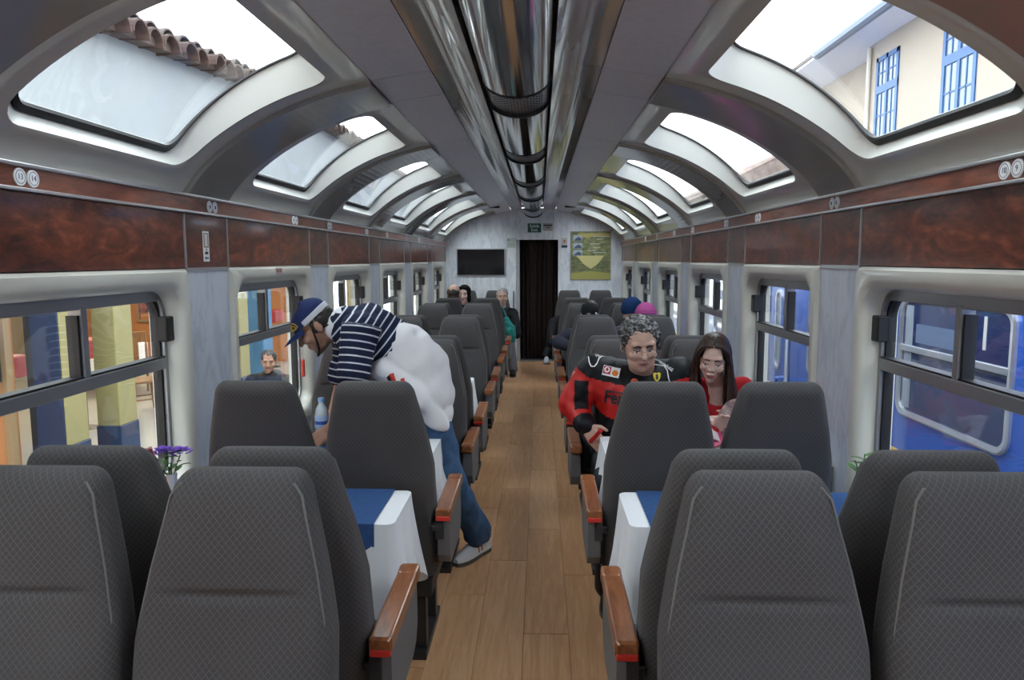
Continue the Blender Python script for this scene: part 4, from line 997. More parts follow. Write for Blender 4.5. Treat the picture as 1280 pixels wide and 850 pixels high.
def skin(name, col):
    m, nt, b = nodes(name); setp(b, col, 0.5, 0, 0.4)
    b.inputs['Subsurface Weight'].default_value = 0.08; b.inputs['Subsurface Radius'].default_value = (0.01, 0.004, 0.002)
    nt.links.new(ramp(nt, noise(nt, 30, 3, coords(nt)), [(0.3, tuple(c * 0.9 for c in col)), (0.7, tuple(c * 1.08 for c in col))]), b.inputs['Base Color'])
    MATS[name] = m; return m
M_skinA = skin('skin_tan', (0.40, 0.215, 0.145)); M_skinB = skin('skin_olive', (0.58, 0.36, 0.28)); M_skinC = skin('skin_fair', (0.70, 0.48, 0.40))
M_hairD = mat('hair_dark', (0.012, 0.010, 0.009), 0.5, var=0.4, vscale=60); M_brow = mat('brow_dark', (0.018, 0.013, 0.011), 0.8)
M_lip = mat('lip', (0.36, 0.13, 0.11), 0.45); M_lid = mat('lash_line', (0.05, 0.028, 0.022), 0.6); M_eye = mat('eye_white', (0.6, 0.58, 0.55), 0.3)
M_denim = mat('denim', (0.055, 0.115, 0.225), 0.85, spec=0.2, var=0.28, vscale=14, bmp=0.3, bscale=300)
M_denimst = mat('denim_stitch', (0.25, 0.28, 0.34), 0.8)
M_black = mat('black_nylon', (0.006, 0.0065, 0.009), 0.55, spec=0.25, bmp=0.1, bscale=30); M_red = mat('racing_red', (0.50, 0.012, 0.010), 0.5, bmp=0.1, bscale=25)
M_wfab = mat('white_fleece', (0.78, 0.77, 0.80), 0.9, spec=0.15, bmp=0.15, bscale=120)
M_orange2 = mat('orange_suede', (0.62, 0.22, 0.02), 0.7); M_sole = mat('sole_rubber', (0.10, 0.085, 0.07), 0.7); M_shoew = mat('shoe_white', (0.66, 0.66, 0.69), 0.5)
def shoe(t, heel, toe, m_up, m_sole, stripe=None, laces=None, z0=0.0, w_=0.043):
    h, e = V((heel[0], heel[1], z0)), V((toe[0], toe[1], z0)); d = (e - h); L = d.length; d.normalize(); s = V((-d.y, d.x, 0))
    def pt(u, v, z): return h + d * u * L + s * v + V((0, 0, z))
    prof_ = [(0.0, 0.6, 0.085), (0.06, 0.8, 0.10), (0.2, 0.86, 0.10), (0.36, 0.84, 0.085), (0.5, 0.92, 0.072), (0.65, 1.0, 0.060), (0.8, 0.95, 0.048), (0.92, 0.75, 0.038), (1.0, 0.4, 0.028)]
    up, so = [], []
    for u, ww, hh in prof_:
        n = 14
        up.append([pt(u, w_ * ww * math.cos(a) * (1 if math.sin(a) > 0.0 else 1), 0.016 + hh * max(0, math.sin(a)) ** 0.75) for a in np.linspace(0, PI, n)] + [pt(u, -w_ * ww * 0.9, 0.014), pt(u, w_ * ww * 0.9, 0.014)])
        so.append([pt(u * 1.015 - 0.006, w_ * ww * 1.06 * q, z) for q, z in ((1, 0.002), (1.0, 0.022), (-1.0, 0.022), (-1, 0.002))])
    sh = obj('shoe', loft(up), m_up, t, smooth=True); obj('sole', loft(so), m_sole, sh)
    if stripe:
        for u0 in (0.30, 0.40):
            st_ = []
            for a in np.linspace(0.15, PI - 0.15, 12):
                u = u0 + 0.05 * abs(math.cos(a)); i = np.interp(u, [p[0] for p in prof_], range(len(prof_))); ww = np.interp(u, [p[0] for p in prof_], [p[1] for p in prof_]); hh = np.interp(u, [p[0] for p in prof_], [p[2] for p in prof_])
                st_.append(pt(u, (w_ * ww + 0.001) * math.cos(a), 0.017 + (hh + 0.001) * math.sin(a) ** 0.75))
            obj('stripe', tube(st_, 0.0045, 6), stripe, sh)
    if laces:
        for u in (0.46, 0.53, 0.60):
            ww = np.interp(u, [p[0] for p in prof_], [p[1] for p in prof_]); hh = np.interp(u, [p[0] for p in prof_], [p[2] for p in prof_])
            obj('lace', tube([pt(u + 0.02 * math.cos(a * 2), (w_ * ww) * math.cos(a), 0.018 + (hh + 0.001) * math.sin(a) ** 0.75) for a in np.linspace(1.0, PI - 1.0, 8)], 0.0022, 5), laces, sh)
    return sh
def glasses(t, M, bvh, m, r=0.0011, rx=0.024, rz=0.016, zc=0.006):
    g_ = []
    for q in (-1, 1):
        path = [M @ V((q * 0.031 + rx * math.cos(a), -0.101 + 0.01 * abs(math.cos(a)) * 0.4, zc + rz * math.sin(a))) for a in np.linspace(0, 2 * PI, 17)]
        g_.append(tube(path, r, 5)); g_.append(tube([M @ V((q * 0.055, -0.096, zc + 0.004)), M @ V((q * 0.076, -0.03, zc + 0.008)), M @ V((q * 0.080, 0.02, zc + 0.006))], r, 5))
    g_.append(tube([M @ V((-0.008, -0.103, zc + 0.004)), M @ V((0, -0.106, zc + 0.006)), M @ V((0.008, -0.103, zc + 0.004))], r, 5))
    return obj('eyeglasses', join(g_), m, t)
def brows(t, M, bvh, m, r=0.004, z=0.030):
    for q in (-1, 1): obj('eyebrow', face_line(M, bvh, [(q * 0.012, z - 0.002), (q * 0.024, z + 0.003), (q * 0.038, z + 0.002), (q * 0.048, z - 0.005)], [r, r * 1.15, r, r * 0.5], 0.0), m, t)
def eyes(t, M, bvh, z=0.003, w_=0.010):
    for q in (-1, 1):
        obj('eye', face_line(M, bvh, [(q * 0.031 - w_, z), (q * 0.031, z - 0.001), (q * 0.031 + w_, z)], [0.0022, 0.0042, 0.0022], -0.0012), M_eye, t)
        obj('iris', face_line(M, bvh, [(q * 0.031 - 0.0035, z - 0.001), (q * 0.031 + 0.0035, z - 0.001)], 0.0042, -0.0006), M_brow, t)
def lids(t, M, bvh, z=0.006, w_=0.014, r=0.0016):
    eyes(t, M, bvh, z - 0.006)
    for q in (-1, 1): obj('eyelashes', face_line(M, bvh, [(q * 0.031 - w_, z + 0.001), (q * 0.031 - w_ * .5, z - 0.003), (q * 0.031, z - 0.004), (q * 0.031 + w_ * .5, z - 0.003), (q * 0.031 + w_, z + 0.001)], r, 0.0003), M_lid, t)
def lips(t, M, bvh, z=-0.0585, w_=0.022, m=None):
    for dz, r in ((0.004, 0.0040), (-0.005, 0.0046)): obj('lip', face_line(M, bvh, [(x, z + dz - 0.0025 * (abs(x) / w_) ** 2 * (1 if dz > 0 else -1)) for x in np.linspace(-w_, w_, 9)], [r * 0.3, r * .6, r * .85, r, r, r, r * .85, r * .6, r * 0.3], -r * 0.3), m or M_lip, t)
def J(*a): return at(*a)

# --- standing man bending over the left table
t = thing('person', 'man in striped navy shirt, blue cap and jeans bending over the table', 'person', (-0.5, 3.55, 0))
pel, che, nek, hed = J(524, 468, 3.50), J(462, 420, 3.44), J(421, 404, 3.41), J(396, 409, 3.40)
lsh, lel, lwr = J(450, 413, 3.29), J(440, 486, 3.22), J(413, 536, 3.21)
rsh, rel_, rwr = J(436, 420, 3.58), J(425, 490, 3.55), J(412, 535, 3.42)
lhi, lkn, lan = J(529, 492, 3.43), J(562, 600, 3.45), V((-0.245, 3.735, 0.09))
rhi, rkn, ran = J(512, 492, 3.60), V((-0.52, 3.46, 0.50)), V((-0.50, 3.52, 0.09))
HM = head_matrix(hed, (-0.78, -0.16, -0.60), 0.0, 1.0)
lf = (J(394, 548, 3.20) - lwr).normalized()
body = fuse(head_prims(HM, 0.98, 0.95, 1.1) + [cap(nek, HM @ V((0, 0.02, -0.05)), 0.056, 0.052), cap(che, nek, 0.105, 0.06), cap(pel, che, 0.125, 0.13), cap(lsh, lel, 0.045, 0.036), cap(lel, lwr, 0.036, 0.026), cap(rsh, rel_, 0.045, 0.036), cap(rel_, rwr, 0.036, 0.026),
     cap(lhi, lkn, 0.075, 0.052), cap(lkn, lan, 0.05, 0.035), cap(rhi, rkn, 0.075, 0.052), cap(rkn, ran, 0.05, 0.035), cap(che, lsh, 0.1, 0.05), cap(che, rsh, 0.1, 0.05), cap(pel, lhi, .1, .08), cap(pel, rhi, .1, .08)]
     + hand_prims(lwr, lf + V((-0.2, 0, -0.35)), (-0.3, 0.6, -0.6), 0.75, 1) + hand_prims(rwr, V((-0.4, -0.4, -0.5)), (0, -0.3, -0.8), 0.6, -1), 0.005, 3)
dent(body, HM, EYES)
bv = bvh_of(body)
obj('body', body, M_skinA, t)
obj('beard', join([face_line(HM, bv, [(q * 0.066, 0.0), (q * 0.066, -0.03)], 0.005, 0) for q in (-1, 1)] + [tube([HM @ V((q * 0.0715, -0.012, 0.01)), HM @ V((q * 0.066, -0.03, -0.045)), HM @ V((q * 0.048, -0.052, -0.088)), HM @ V((q * 0.02, -0.076, -0.108)), HM @ V((0, -0.082, -0.110))], [0.004, 0.005, 0.006, 0.006, 0.006], 6) for q in (-1, 1)]), M_hairD, t, smooth=True)
R3 = HM.to_3x3().normalized()
hair = fuse([ell(HM @ V((0, 0.034, 0.016)), (0.078, 0.082, 0.064), R3), ell(HM @ V((0, 0.062, -0.02)), (0.062, 0.050, 0.050), R3)] + [cap(HM @ V((q * 0.073, -0.006, 0.02)), HM @ V((q * 0.072, -0.004, -0.012)), 0.008, 0.006) for q in (-1, 1)], 0.005, 2)
lumps(hair, 0.004, 130, 1); obj('hair', hair, M_hairD, t)
# cap: crown, brim, white band, yellow badge
M_navycap = mat('cap_navy', (0.020, 0.032, 0.105), 0.85, spec=0.2, var=0.15, vscale=30)
crown = []
for a in np.linspace(0, 1, 9):
    q = a * PI / 2; crown.append([HM @ V((0.083 * math.cos(q) * math.cos(u), 0.002 + 0.103 * math.cos(q) * math.sin(u), 0.044 + 0.012 * math.sin(u) + 0.088 * math.sin(q) ** 0.85)) for u in np.linspace(0, 2 * PI, 32, endpoint=False)])
hat = obj('cap', loft(crown), M_navycap, t, smooth=True)
br = []
for v in np.linspace(-1, 1, 15):
    u0 = v * 1.05; x0 = 0.083 * math.sin(u0); y0_ = -0.101 * math.cos(u0); ext = 0.075 * math.cos(v * PI / 2) ** 0.55
    dz = -0.012 * v * v; zr_ = 0.046 - 0.012 * math.cos(u0); br.append([HM @ V((x0, y0_, zr_)), HM @ V((x0 * 1.02, y0_ - ext * .5, zr_ - 0.003 + dz * .8)), HM @ V((x0 * 1.0, y0_ - ext, zr_ - 0.014 + dz * 1.2)), HM @ V((x0 * 1.0, y0_ - ext, zr_ - 0.017 + dz * 1.2)), HM @ V((x0 * 1.02, y0_ - ext * .5, zr_ - 0.007 + dz * .8)), HM @ V((x0, y0_, zr_ - 0.006))])
obj('brim', loft(br), M_navycap, hat)
obj('button', fuse([ell(HM @ V((0, 0.002, 0.133)), (0.008, 0.008, 0.006), R3)], 0.002, 1), M_navycap, hat)
band = []
for u in np.linspace(-0.10 * PI, 1.10 * PI, 26): band.append([HM @ V((r_ * 0.083 * math.cos(u), 0.002 + r_ * 0.103 * math.sin(u), z)) for r_, z in ((1.05, 0.040 + 0.012 * math.sin(u)), (1.05, 0.064 + 0.012 * math.sin(u)), (0.98, 0.066 + 0.012 * math.sin(u)), (0.98, 0.040 + 0.012 * math.sin(u)))])
obj('white_band', loft(band), mat('band_grey', (0.55, 0.57, 0.62), 0.7), hat)
def capf(dx, dz, off=0.0015):
    z = 0.032 + 0.006 + dz; sq = max(0.0, (z - 0.034) / 0.088) ** (1 / 0.85); cq = math.sqrt(max(0, 1 - sq * sq)); th = 0.62 + dx / 0.09
    return HM @ V(((0.083 * cq + off) * math.sin(th), -(0.103 * cq + off) * math.cos(th), z))
M_badge = mat('badge_yellow', (0.50, 0.34, 0.03), 0.6)
for rr_, w2 in ((0.030, 0.0028), (0.019, 0.002)): obj('yellow_badge', tube([capf(rr_ * math.cos(a), 0.014 + rr_ * math.sin(a)) for a in np.linspace(0.0, PI, 14)], w2, 5), M_badge, hat)
obj('badge_lettering', join([tube([capf(x, 0.010), capf(x + 0.004, 0.020)], 0.002, 4) for x in np.linspace(-0.020, 0.018, 6)]), M_badge, hat)
glasses(t, HM, bv, mat('gold_wire', (0.45, 0.33, 0.14), 0.3, 0.9), 0.0016)
brows(t, HM, bv, M_brow, 0.0035); lids(t, HM, bv); lips(t, HM, bv)
# striped shirt with stripe phase stored along each limb
bel = J(500, 440, 3.48)
sp_ = [cap(pel, bel, 0.120, 0.134), cap(bel, che, 0.138, 0.158), cap(che, J(436, 408, 3.42), 0.155, 0.10), cap(lsh, lsh.lerp(lel, 0.72), 0.080, 0.076), cap(rsh, rsh.lerp(rel_, 0.7), 0.075, 0.068), cap(che, lsh, 0.14, 0.085), cap(che, rsh, 0.14, 0.08)]
shirt = fuse(sp_, 0.007, 5); lumps(shirt, 0.006, 26, 4); lumps(shirt, 0.003, 70, 8)
P = verts_np(shirt); ax_ = np.array((che - pel).normalized()); ar_ = np.array((lel - lsh).normalized())
d1, _ = seg_dist(P, pel, nek); d2, _ = seg_dist(P, lsh, lel); d3, _ = seg_dist(P, rsh, rel_)
ph = (P - np.array(pel)) @ ax_; pa_ = (P - np.array(lsh)) @ ar_ + 0.013; pb_ = (P - np.array(rsh)) @ np.array((rel_ - rsh).normalized())
onarm = (d2 / 0.078 < d1 / 0.15) & (((P - np.array(lsh)) @ ar_) > -0.02); onb = (d3 / 0.072 < d1 / 0.15) & ~onarm
att = shirt.attributes.new('stripe', 'FLOAT', 'POINT'); att.data.foreach_set('value', np.where(onarm, pa_, np.where(onb, pb_, ph)).astype(np.float32))
m, nt, b_ = nodes('striped_shirt'); setp(b_, (0.02, 0.03, 0.08), 0.85, 0, 0.2)
an = add(nt, 'ShaderNodeAttribute', attribute_name='stripe')
fr_s = mth(nt, 'FRACT', mth(nt, 'DIVIDE', an.outputs['Fac'], 0.034)); sel = mth(nt, 'LESS_THAN', fr_s, 0.21)
mx = add(nt, 'ShaderNodeMix', data_type='RGBA'); nt.links.new(sel, mx.inputs[0]); mx.inputs[6].default_value = (0.014, 0.020, 0.052, 1); mx.inputs[7].default_value = (0.62, 0.66, 0.72, 1)
nt.links.new(mx.outputs[2], b_.inputs['Base Color'])
shirt_o = obj('striped_shirt', shirt, m, t)
col_me = fuse([cap(nek + V((0.035, 0, 0.0)), nek + V((-0.004, -0.004, -0.016)), 0.082, 0.067)], 0.005, 2); obj('white_collar', col_me, M_wfab, shirt_o)
# jeans, sweatshirt tied round the waist, shoes
jn = fuse([cap(pel, lhi, 0.110, 0.095), cap(pel, rhi, 0.110, 0.095), cap(lhi, lkn, 0.100, 0.078), cap(lkn, lan + V((0, -0.03, 0.06)), 0.077, 0.076), cap(rhi, rkn, 0.108, 0.078), cap(rkn, ran, 0.077, 0.082), ell(lan + V((0, -0.01, 0.025)), (0.074, 0.084, 0.05)), ell(ran, (0.088, 0.09, 0.05))], 0.007, 4)
lumps(jn, 0.006, 24, 11); lumps(jn, 0.003, 75, 12); jo = obj('jeans', jn, M_denim, t); jb = None
sw = fuse([cap(J(500, 440, 3.47), J(521, 462, 3.48), 0.156, 0.160), cap(J(521, 462, 3.48), J(532, 492, 3.46), 0.160, 0.140), cap(J(532, 492, 3.46), J(545, 520, 3.44), 0.120, 0.085), cap(J(478, 462, 3.34), J(520, 492, 3.34), 0.055, 0.060), cap(J(520, 492, 3.34), J(552, 532, 3.37), 0.06, 0.040)], 0.008, 5)
P = verts_np(sw)
lumps(sw, 0.009, 22, 21); lumps(sw, 0.0045, 48, 23)
sbv = bvh_of(sw); so_ = obj('sweatshirt', sw, M_wfab, t); so_['label'] = 'white sweatshirt tied round the waist'
for nm, pl_ in (('red_trim', [(557, 468), (563, 462), (565, 470), (561, 482)]), ('red_trim', [(500, 474), (505, 472), (507, 478), (502, 478)]), ('red_trim', [(486, 468), (492, 466), (495, 476), (490, 477)]), ('black_trim', [(483, 472), (487, 468), (490, 476), (486, 477)])):
    dm = decal([pl_], sbv, 0.003, 0.002)
    if len(dm.polygons): obj(nm, dm, M_redplastic if 'red' in nm else M_black, t)
shoe(t, (-0.195, 3.81), (-0.345, 3.575), M_shoew, M_sole, M_orange2, M_denim)
shoe(t, (-0.47, 3.60), (-0.56, 3.36), M_shoew, M_sole, M_orange2)

# --- man in racing jacket, seated on the right facing the camera
t = thing('person', 'man in glasses and red black racing jacket seated at right table', 'person', (0.55, 3.62, 0))
hed, nek, che, pel = J(800, 432, 3.48), J(804, 468, 3.60), J(793, 504, 3.64), V((0.55, 3.72, 0.56))
rsh, rel_, rwr = J(743, 466, 3.60), J(717, 506, 3.62), J(732, 534, 3.48)
lsh, lel, lwr = J(850, 469, 3.60), J(864, 522, 3.55), V((0.70, 3.36, 0.80))
HM = head_matrix(hed, (0.08, -1, -0.30), -0.06, 1.0); R3 = HM.to_3x3().normalized()
kn = [V((0.42, 3.22, 0.54)), V((0.66, 3.22, 0.54))]; an_ = [V((0.42, 3.22, 0.09)), V((0.66, 3.2, 0.09))]
body = fuse(head_prims(HM, 1.12, 1.15, 1.14) + [cap(nek, HM @ V((0, 0.015, -0.05)), 0.066, 0.062), cap(che, nek, 0.13, 0.07), cap(pel, che, 0.15, 0.15), cap(rsh, rel_, 0.05, 0.042), cap(rel_, rwr, 0.042, 0.030), cap(lsh, lel, 0.05, 0.042), cap(lel, lwr, 0.042, 0.030), cap(che, rsh, .11, .055), cap(che, lsh, .11, .055)]
     + [cap(pel + V((q * 0.09, 0, 0)), kn[i], 0.085, 0.06) for i, q in ((0, -1), (1, 1))] + [cap(kn[i], an_[i], 0.055, 0.04) for i in (0, 1)]
     + hand_prims(rwr, J(748, 554, 3.42) - rwr, (0.2, 0.8, 0), 0.3, 1) + hand_prims(lwr, (-0.8, -0.4, -0.1), (0, 0, -1), 0.4, -1), 0.005, 3)
dent(body, HM, EYES + [((0, -0.09, -0.075), (0.03, 0.03, 0.006), (0, 0.003, 0))])
bv = bvh_of(body); obj('body', body, M_skinB, t)
# curly grey hair
rr = random.Random(5); hp = [ell(HM @ V((0, 0.024, 0.050)), (0.096, 0.093, 0.084), R3), ell(HM @ V((0, 0.060, -0.01)), (0.084, 0.055, 0.06), R3)]
for i in range(170):
    a = rr.uniform(0, 2 * PI); e = rr.uniform(0.05, 1.0); x, y, z = 0.094 * math.cos(a) * math.sqrt(1 - e * e * .8), 0.024 + 0.092 * math.sin(a) * math.sqrt(1 - e * e * .8), 0.048 + 0.082 * e
    if y < -0.030 and z < 0.090: continue
    hp.append(ell(HM @ V((x, y, z)), (rr.uniform(.007, .011),) * 3))
for q in (-1, 1): hp += [cap(HM @ V((q * 0.086, -0.018, 0.06)), HM @ V((q * 0.086, -0.012, -0.008)), 0.014, 0.007)]
hair = fuse(hp, 0.004, 1); lumps(hair, 0.003, 200, 3)
m, nt, b_ = nodes('hair_grey_curls'); setp(b_, (0.1, 0.1, 0.1), 0.5)
nt.links.new(ramp(nt, noise(nt, 70, 3, coords(nt)), [(0.35, (0.02, 0.019, 0.019)), (0.52, (0.09, 0.088, 0.088)), (0.66, (0.30, 0.30, 0.31))]), b_.inputs['Base Color'])
obj('hair', hair, m, t)
glasses(t, HM, bv, mat('steel_wire', (0.5, 0.5, 0.5), 0.25, 0.9), 0.0011, 0.026, 0.017, 0.004)
brows(t, HM, bv, M_brow, 0.0045, 0.029); lids(t, HM, bv, 0.008, 0.014, 0.0024); lips(t, HM, bv, -0.0585, 0.024, mat('lip_man', (0.33, 0.14, 0.12), 0.5))
# jacket
waist = V((0.55, 3.68, 0.62))
jp = [cap(waist, che, 0.205, 0.205), cap(pel, waist, 0.19, 0.20), cap(che, nek + V((0, 0.04, -0.03)), 0.20, 0.105), cap(che, rsh, 0.18, 0.092), cap(che, lsh, 0.18, 0.092), cap(nek + V((0, 0.05, -0.02)), rsh, 0.085, 0.09), cap(nek + V((0, 0.05, -0.02)), lsh, 0.085, 0.09), cap(rsh, rel_, 0.088, 0.080), cap(rel_, rwr.lerp(rel_, 0.12), 0.080, 0.050), cap(lsh, lel, 0.088, 0.078), cap(lel, lwr.lerp(lel, 0.1), 0.078, 0.05), cap(nek + V((0, 0.03, -0.01)), nek + V((0, 0.012, 0.035)), 0.098, 0.083)]
jk = fuse(jp, 0.007, 4); lumps(jk, 0.007, 24, 31); lumps(jk, 0.003, 70, 33)
C = centers(jk); N_ = len(C)
axv = (nek - waist).normalized(); tt = (C - np.array(waist)) @ np.array(axv)
ty = (J(768, 485, 3.44) - waist).dot(axv); tl = (J(770, 527, 3.46) - waist).dot(axv)
idx = np.where(tt > ty, 1, np.where(tt > tl, 0, 1))
for (s_, e_, w_) in ((rsh, rel_, rwr), (lsh, lel, lwr)):
    da, ta = seg_dist(C, s_, e_); db, tb = seg_dist(C, e_, w_); dt, _ = seg_dist(C, waist, nek)
    sl = (np.minimum(da, db) < 0.105) & (np.abs(C[:, 0] - 0.545) > 0.185)
    red = sl & ~((da < db) & (ta < 0.10)); idx = np.where(red, 0, idx)
    cuff = (db < 0.085) & (tb > 0.72); idx = np.where(cuff, 1, idx)
    under = sl & (C[:, 0] > 0.265) & (C[:, 0] < 0.335) & (C[:, 2] < 0.99) & (s_ is rsh) & (da < db + 0.05); idx = np.where(under, 1, idx)
paint(jk, [M_red, M_black], idx); jbv = bvh_of(jk); jko = obj('racing_jacket', jk, None, t)
def D(name, polys, m_, off=0.0025): 
    dm = decal(polys, jbv, off + 0.003); return obj(name, dm, m_, t)
def rot_rect(cx, cy, w_, h_, a): return [(cx + u * w_ / 2 * math.cos(a) - v * h_ / 2 * math.sin(a), cy + u * w_ / 2 * math.sin(a) + v * h_ / 2 * math.cos(a)) for u, v in ((-1, -1), (0, -1), (1, -1), (1, 1), (0, 1), (-1, 1))]
D('sponsor_patch', [rot_rect(764, 464.5, 21.5, 12.5, 0.22)], M_paper); D('patch_red', [rot_rect(759, 462.6, 9.5, 9.5, 0.22)], mat('patch_crimson', (0.55, 0.01, 0.03), 0.5), 0.0042)
D('patch_ring', [circle(758.8, 462.0, 3.7)], M_paper, 0.0058); D('patch_drop', [circle(758.9, 461.9, 1.8), [(758.4, 460.4), (760.4, 458.8), (760.2, 461.2)]], mat('patch_crimson', (0.55, 0.01, 0.03), 0.5), 0.0074)
shell = [(768.9 + 4.1 * math.cos(a), 466.6 + 3.9 * math.sin(a)) for a in np.linspace(PI - 0.35, 2 * PI + 0.35, 13)] + [(770.6, 470.2), (767.0, 470.0)]
D('patch_shell', [shell], mat('patch_orange', (0.75, 0.22, 0.02), 0.5), 0.0042)
D('yellow_shield', [[(816.3, 467), (818.5, 465.6), (821, 466.4), (823.5, 465.4), (826, 466.6), (825.4, 472), (823.5, 475.5), (821.2, 477.3), (818.7, 475.4), (816.9, 472)]], mat('shield_yellow', (0.75, 0.60, 0.03), 0.5))
D('shield_emblem', [[(820.2, 468.2), (821.6, 467.6), (822.8, 468.6), (822.2, 470.4), (823.6, 471.2), (822.4, 472.4), (822.6, 475), (821.4, 474.2), (820.4, 475.2), (820.2, 472.6), (819.2, 472.2), (820.4, 470.6), (819.4, 469.8)]], M_ink, 0.0045)
for lt in (text_decal('Ferrari', 22.5, 755, 496.0, 0.14, jbv, 0.007, 0.80, 0.55),): obj('lettering', lt, M_ink, t)
D('lettering_bar', [[(757, 487.6), (770, 489.4), (785, 491.6), (785, 493.2), (770, 491.0), (757, 489.2)]], M_ink, 0.003)
obj('shoulder_lettering', text_decal('vodafone', 6.2, 744, 444.0, -0.06, jbv, 0.006, 1.0, 0.12), M_paper, t); 
lt = text_decal('vodafone', 5.5, 824, 452, 0.5, jbv, 0.006); obj('shoulder_lettering', lt, M_paper, t)
obj('sleeve_lettering', text_decal('vodafone', 6.0, 709, 474, -0.85, jbv, 0.006, 0.6), M_paper, t)
for pth in ([(735.5, 446), (736.5, 453), (739, 458), (743, 458), (746.5, 454), (749, 447.5), (754, 444), (763, 444), (772, 444.5)], [(751, 441), (756, 438.5), (765, 437), (773, 437.5)], [(814, 455), (822, 456), (830, 457.5), (834, 463), (835.5, 472), (837, 477)], [(817, 448.5), (826, 452), (834, 459), (840, 464)]):
    pm = decal_line(pth, jbv, 0.0028); pm and obj('white_piping', pm, M_paper, t)
obj('shirt_front', fuse([cap(J(793, 478, 3.44), J(791, 510, 3.43), 0.020, 0.028)], 0.004, 2), mat('tshirt_orange', (0.42, 0.06, 0.02), 0.7), t)
obj('pocket_trim', tube([J(738, 552, 3.42), J(745, 545, 3.39), J(751, 538, 3.36)], 0.011, 8), M_red, t)
tr_ = fuse([cap(pel + V((-0.09, 0, 0)), kn[0], 0.105, 0.085), cap(pel + V((0.09, 0, 0)), kn[1], 0.105, 0.085), cap(kn[0], an_[0], 0.082, 0.075), cap(kn[1], an_[1], 0.082, 0.075)], 0.009, 4); lumps(tr_, 0.006, 25, 41)
obj('trousers', tr_, M_black, t)
for i in (0, 1): shoe(t, (an_[i].x, 3.30), (an_[i].x - 0.02, 3.03), M_black, M_sole)

# --- young woman in red reading at the right window seat
t = thing('person', 'long-haired woman in red top reading a magazine at right table', 'person', (0.93, 3.6, 0))
hed, nek, che, pel = J(891, 448, 3.50), J(896, 481, 3.60), J(897, 520, 3.66), V((0.94, 3.72, 0.55))
rsh, rel_, rwr = J(861, 480, 3.62), J(856, 535, 3.50), J(892, 536, 3.24)
lsh, lel, lwr = J(926, 484, 3.62), J(938, 538, 3.50), J(919, 528, 3.26)
HM = head_matrix(hed, (-0.30, -1, -0.36), 0.10, 0.93); R3 = HM.to_3x3().normalized()
kn = [V((0.84, 3.22, 0.52)), V((1.04, 3.22, 0.52))]; an_ = [V((0.84, 3.22, 0.08)), V((1.04, 3.22, 0.08))]
body = fuse(head_prims(HM, 0.93, 0.84, 0.84) + [cap(nek, HM @ V((0, 0.02, -0.05)), 0.045, 0.043), cap(che, nek, 0.095, 0.05), cap(pel, che, 0.12, 0.105), cap(rsh, rel_, 0.038, 0.032), cap(rel_, rwr, 0.032, 0.022), cap(lsh, lel, 0.038, 0.032), cap(lel, lwr, 0.032, 0.022), cap(nek + V((0, 0.02, -0.05)), rsh, .05, .042), cap(nek + V((0, 0.02, -0.05)), lsh, .05, .042)]
     + [cap(pel + V((q * 0.08, 0, 0)), kn[i], 0.08, 0.055) for i, q in ((0, -1), (1, 1))] + [cap(kn[i], an_[i], 0.05, 0.035) for i in (0, 1)]
     + hand_prims(lwr, (-0.9, -0.1, 0.0), (0.1, 0.9, -0.3), 0.5, -1, 0.85) + hand_prims(rwr, (0.2, -0.3, 0.3), (0, -0.9, 0.1), 0.4, 1, 0.9), 0.005, 3)
dent(body, HM, EYES); bv = bvh_of(body); obj('body', body, M_skinC, t)
top = fuse([cap(pel, che, 0.145, 0.128), cap(che, nek + V((0, 0.05, -0.085)), 0.125, 0.075), cap(nek + V((0, 0.045, -0.065)), rsh, 0.066, 0.060), cap(nek + V((0, 0.045, -0.065)), lsh, 0.066, 0.060), cap(rsh, rel_, 0.058, 0.05), cap(rel_, rwr, 0.05, 0.036), cap(lsh, lel, 0.058, 0.05), cap(lel, lwr, 0.05, 0.036)], 0.007, 4); lumps(top, 0.005, 30, 51)
obj('red_top', top, mat('red_knit', (0.42, 0.016, 0.022), 0.8, spec=0.2), t)
tr_ = fuse([cap(pel + V((-0.08, 0, 0)), kn[0], 0.095, 0.07), cap(pel + V((0.08, 0, 0)), kn[1], 0.095, 0.07), cap(kn[0], an_[0], 0.066, 0.06), cap(kn[1], an_[1], 0.066, 0.06)], 0.009, 4); obj('trousers', tr_, M_denim, t)
for i in (0, 1): shoe(t, (an_[i].x, 3.28), (an_[i].x - 0.01, 3.05), M_black, M_sole)
brows(t, HM, bv, mat('brow_brown', (0.06, 0.032, 0.022), 0.8), 0.0026, 0.029); lids(t, HM, bv, 0.005, 0.014, 0.0020); lips(t, HM, bv, -0.0585, 0.019, mat('lip_rose', (0.42, 0.10, 0.10), 0.4))
rr = random.Random(9); hs_ = [fuse([ell(HM @ V((0, 0.026, 0.046)), (0.078, 0.090, 0.082), R3), ell(HM @ V((0, 0.06, -0.03)), (0.066, 0.05, 0.085), R3)], 0.006, 2)]
def bezier(pts_, n=12):
    out = []; P_ = [V(p) for p in pts_]
    for t_ in np.linspace(0, 1, n):
        Q = list(P_)
        while len(Q) > 1: Q = [Q[i].lerp(Q[i+1], t_) for i in range(len(Q) - 1)]
        out.append(Q[0])
    return out
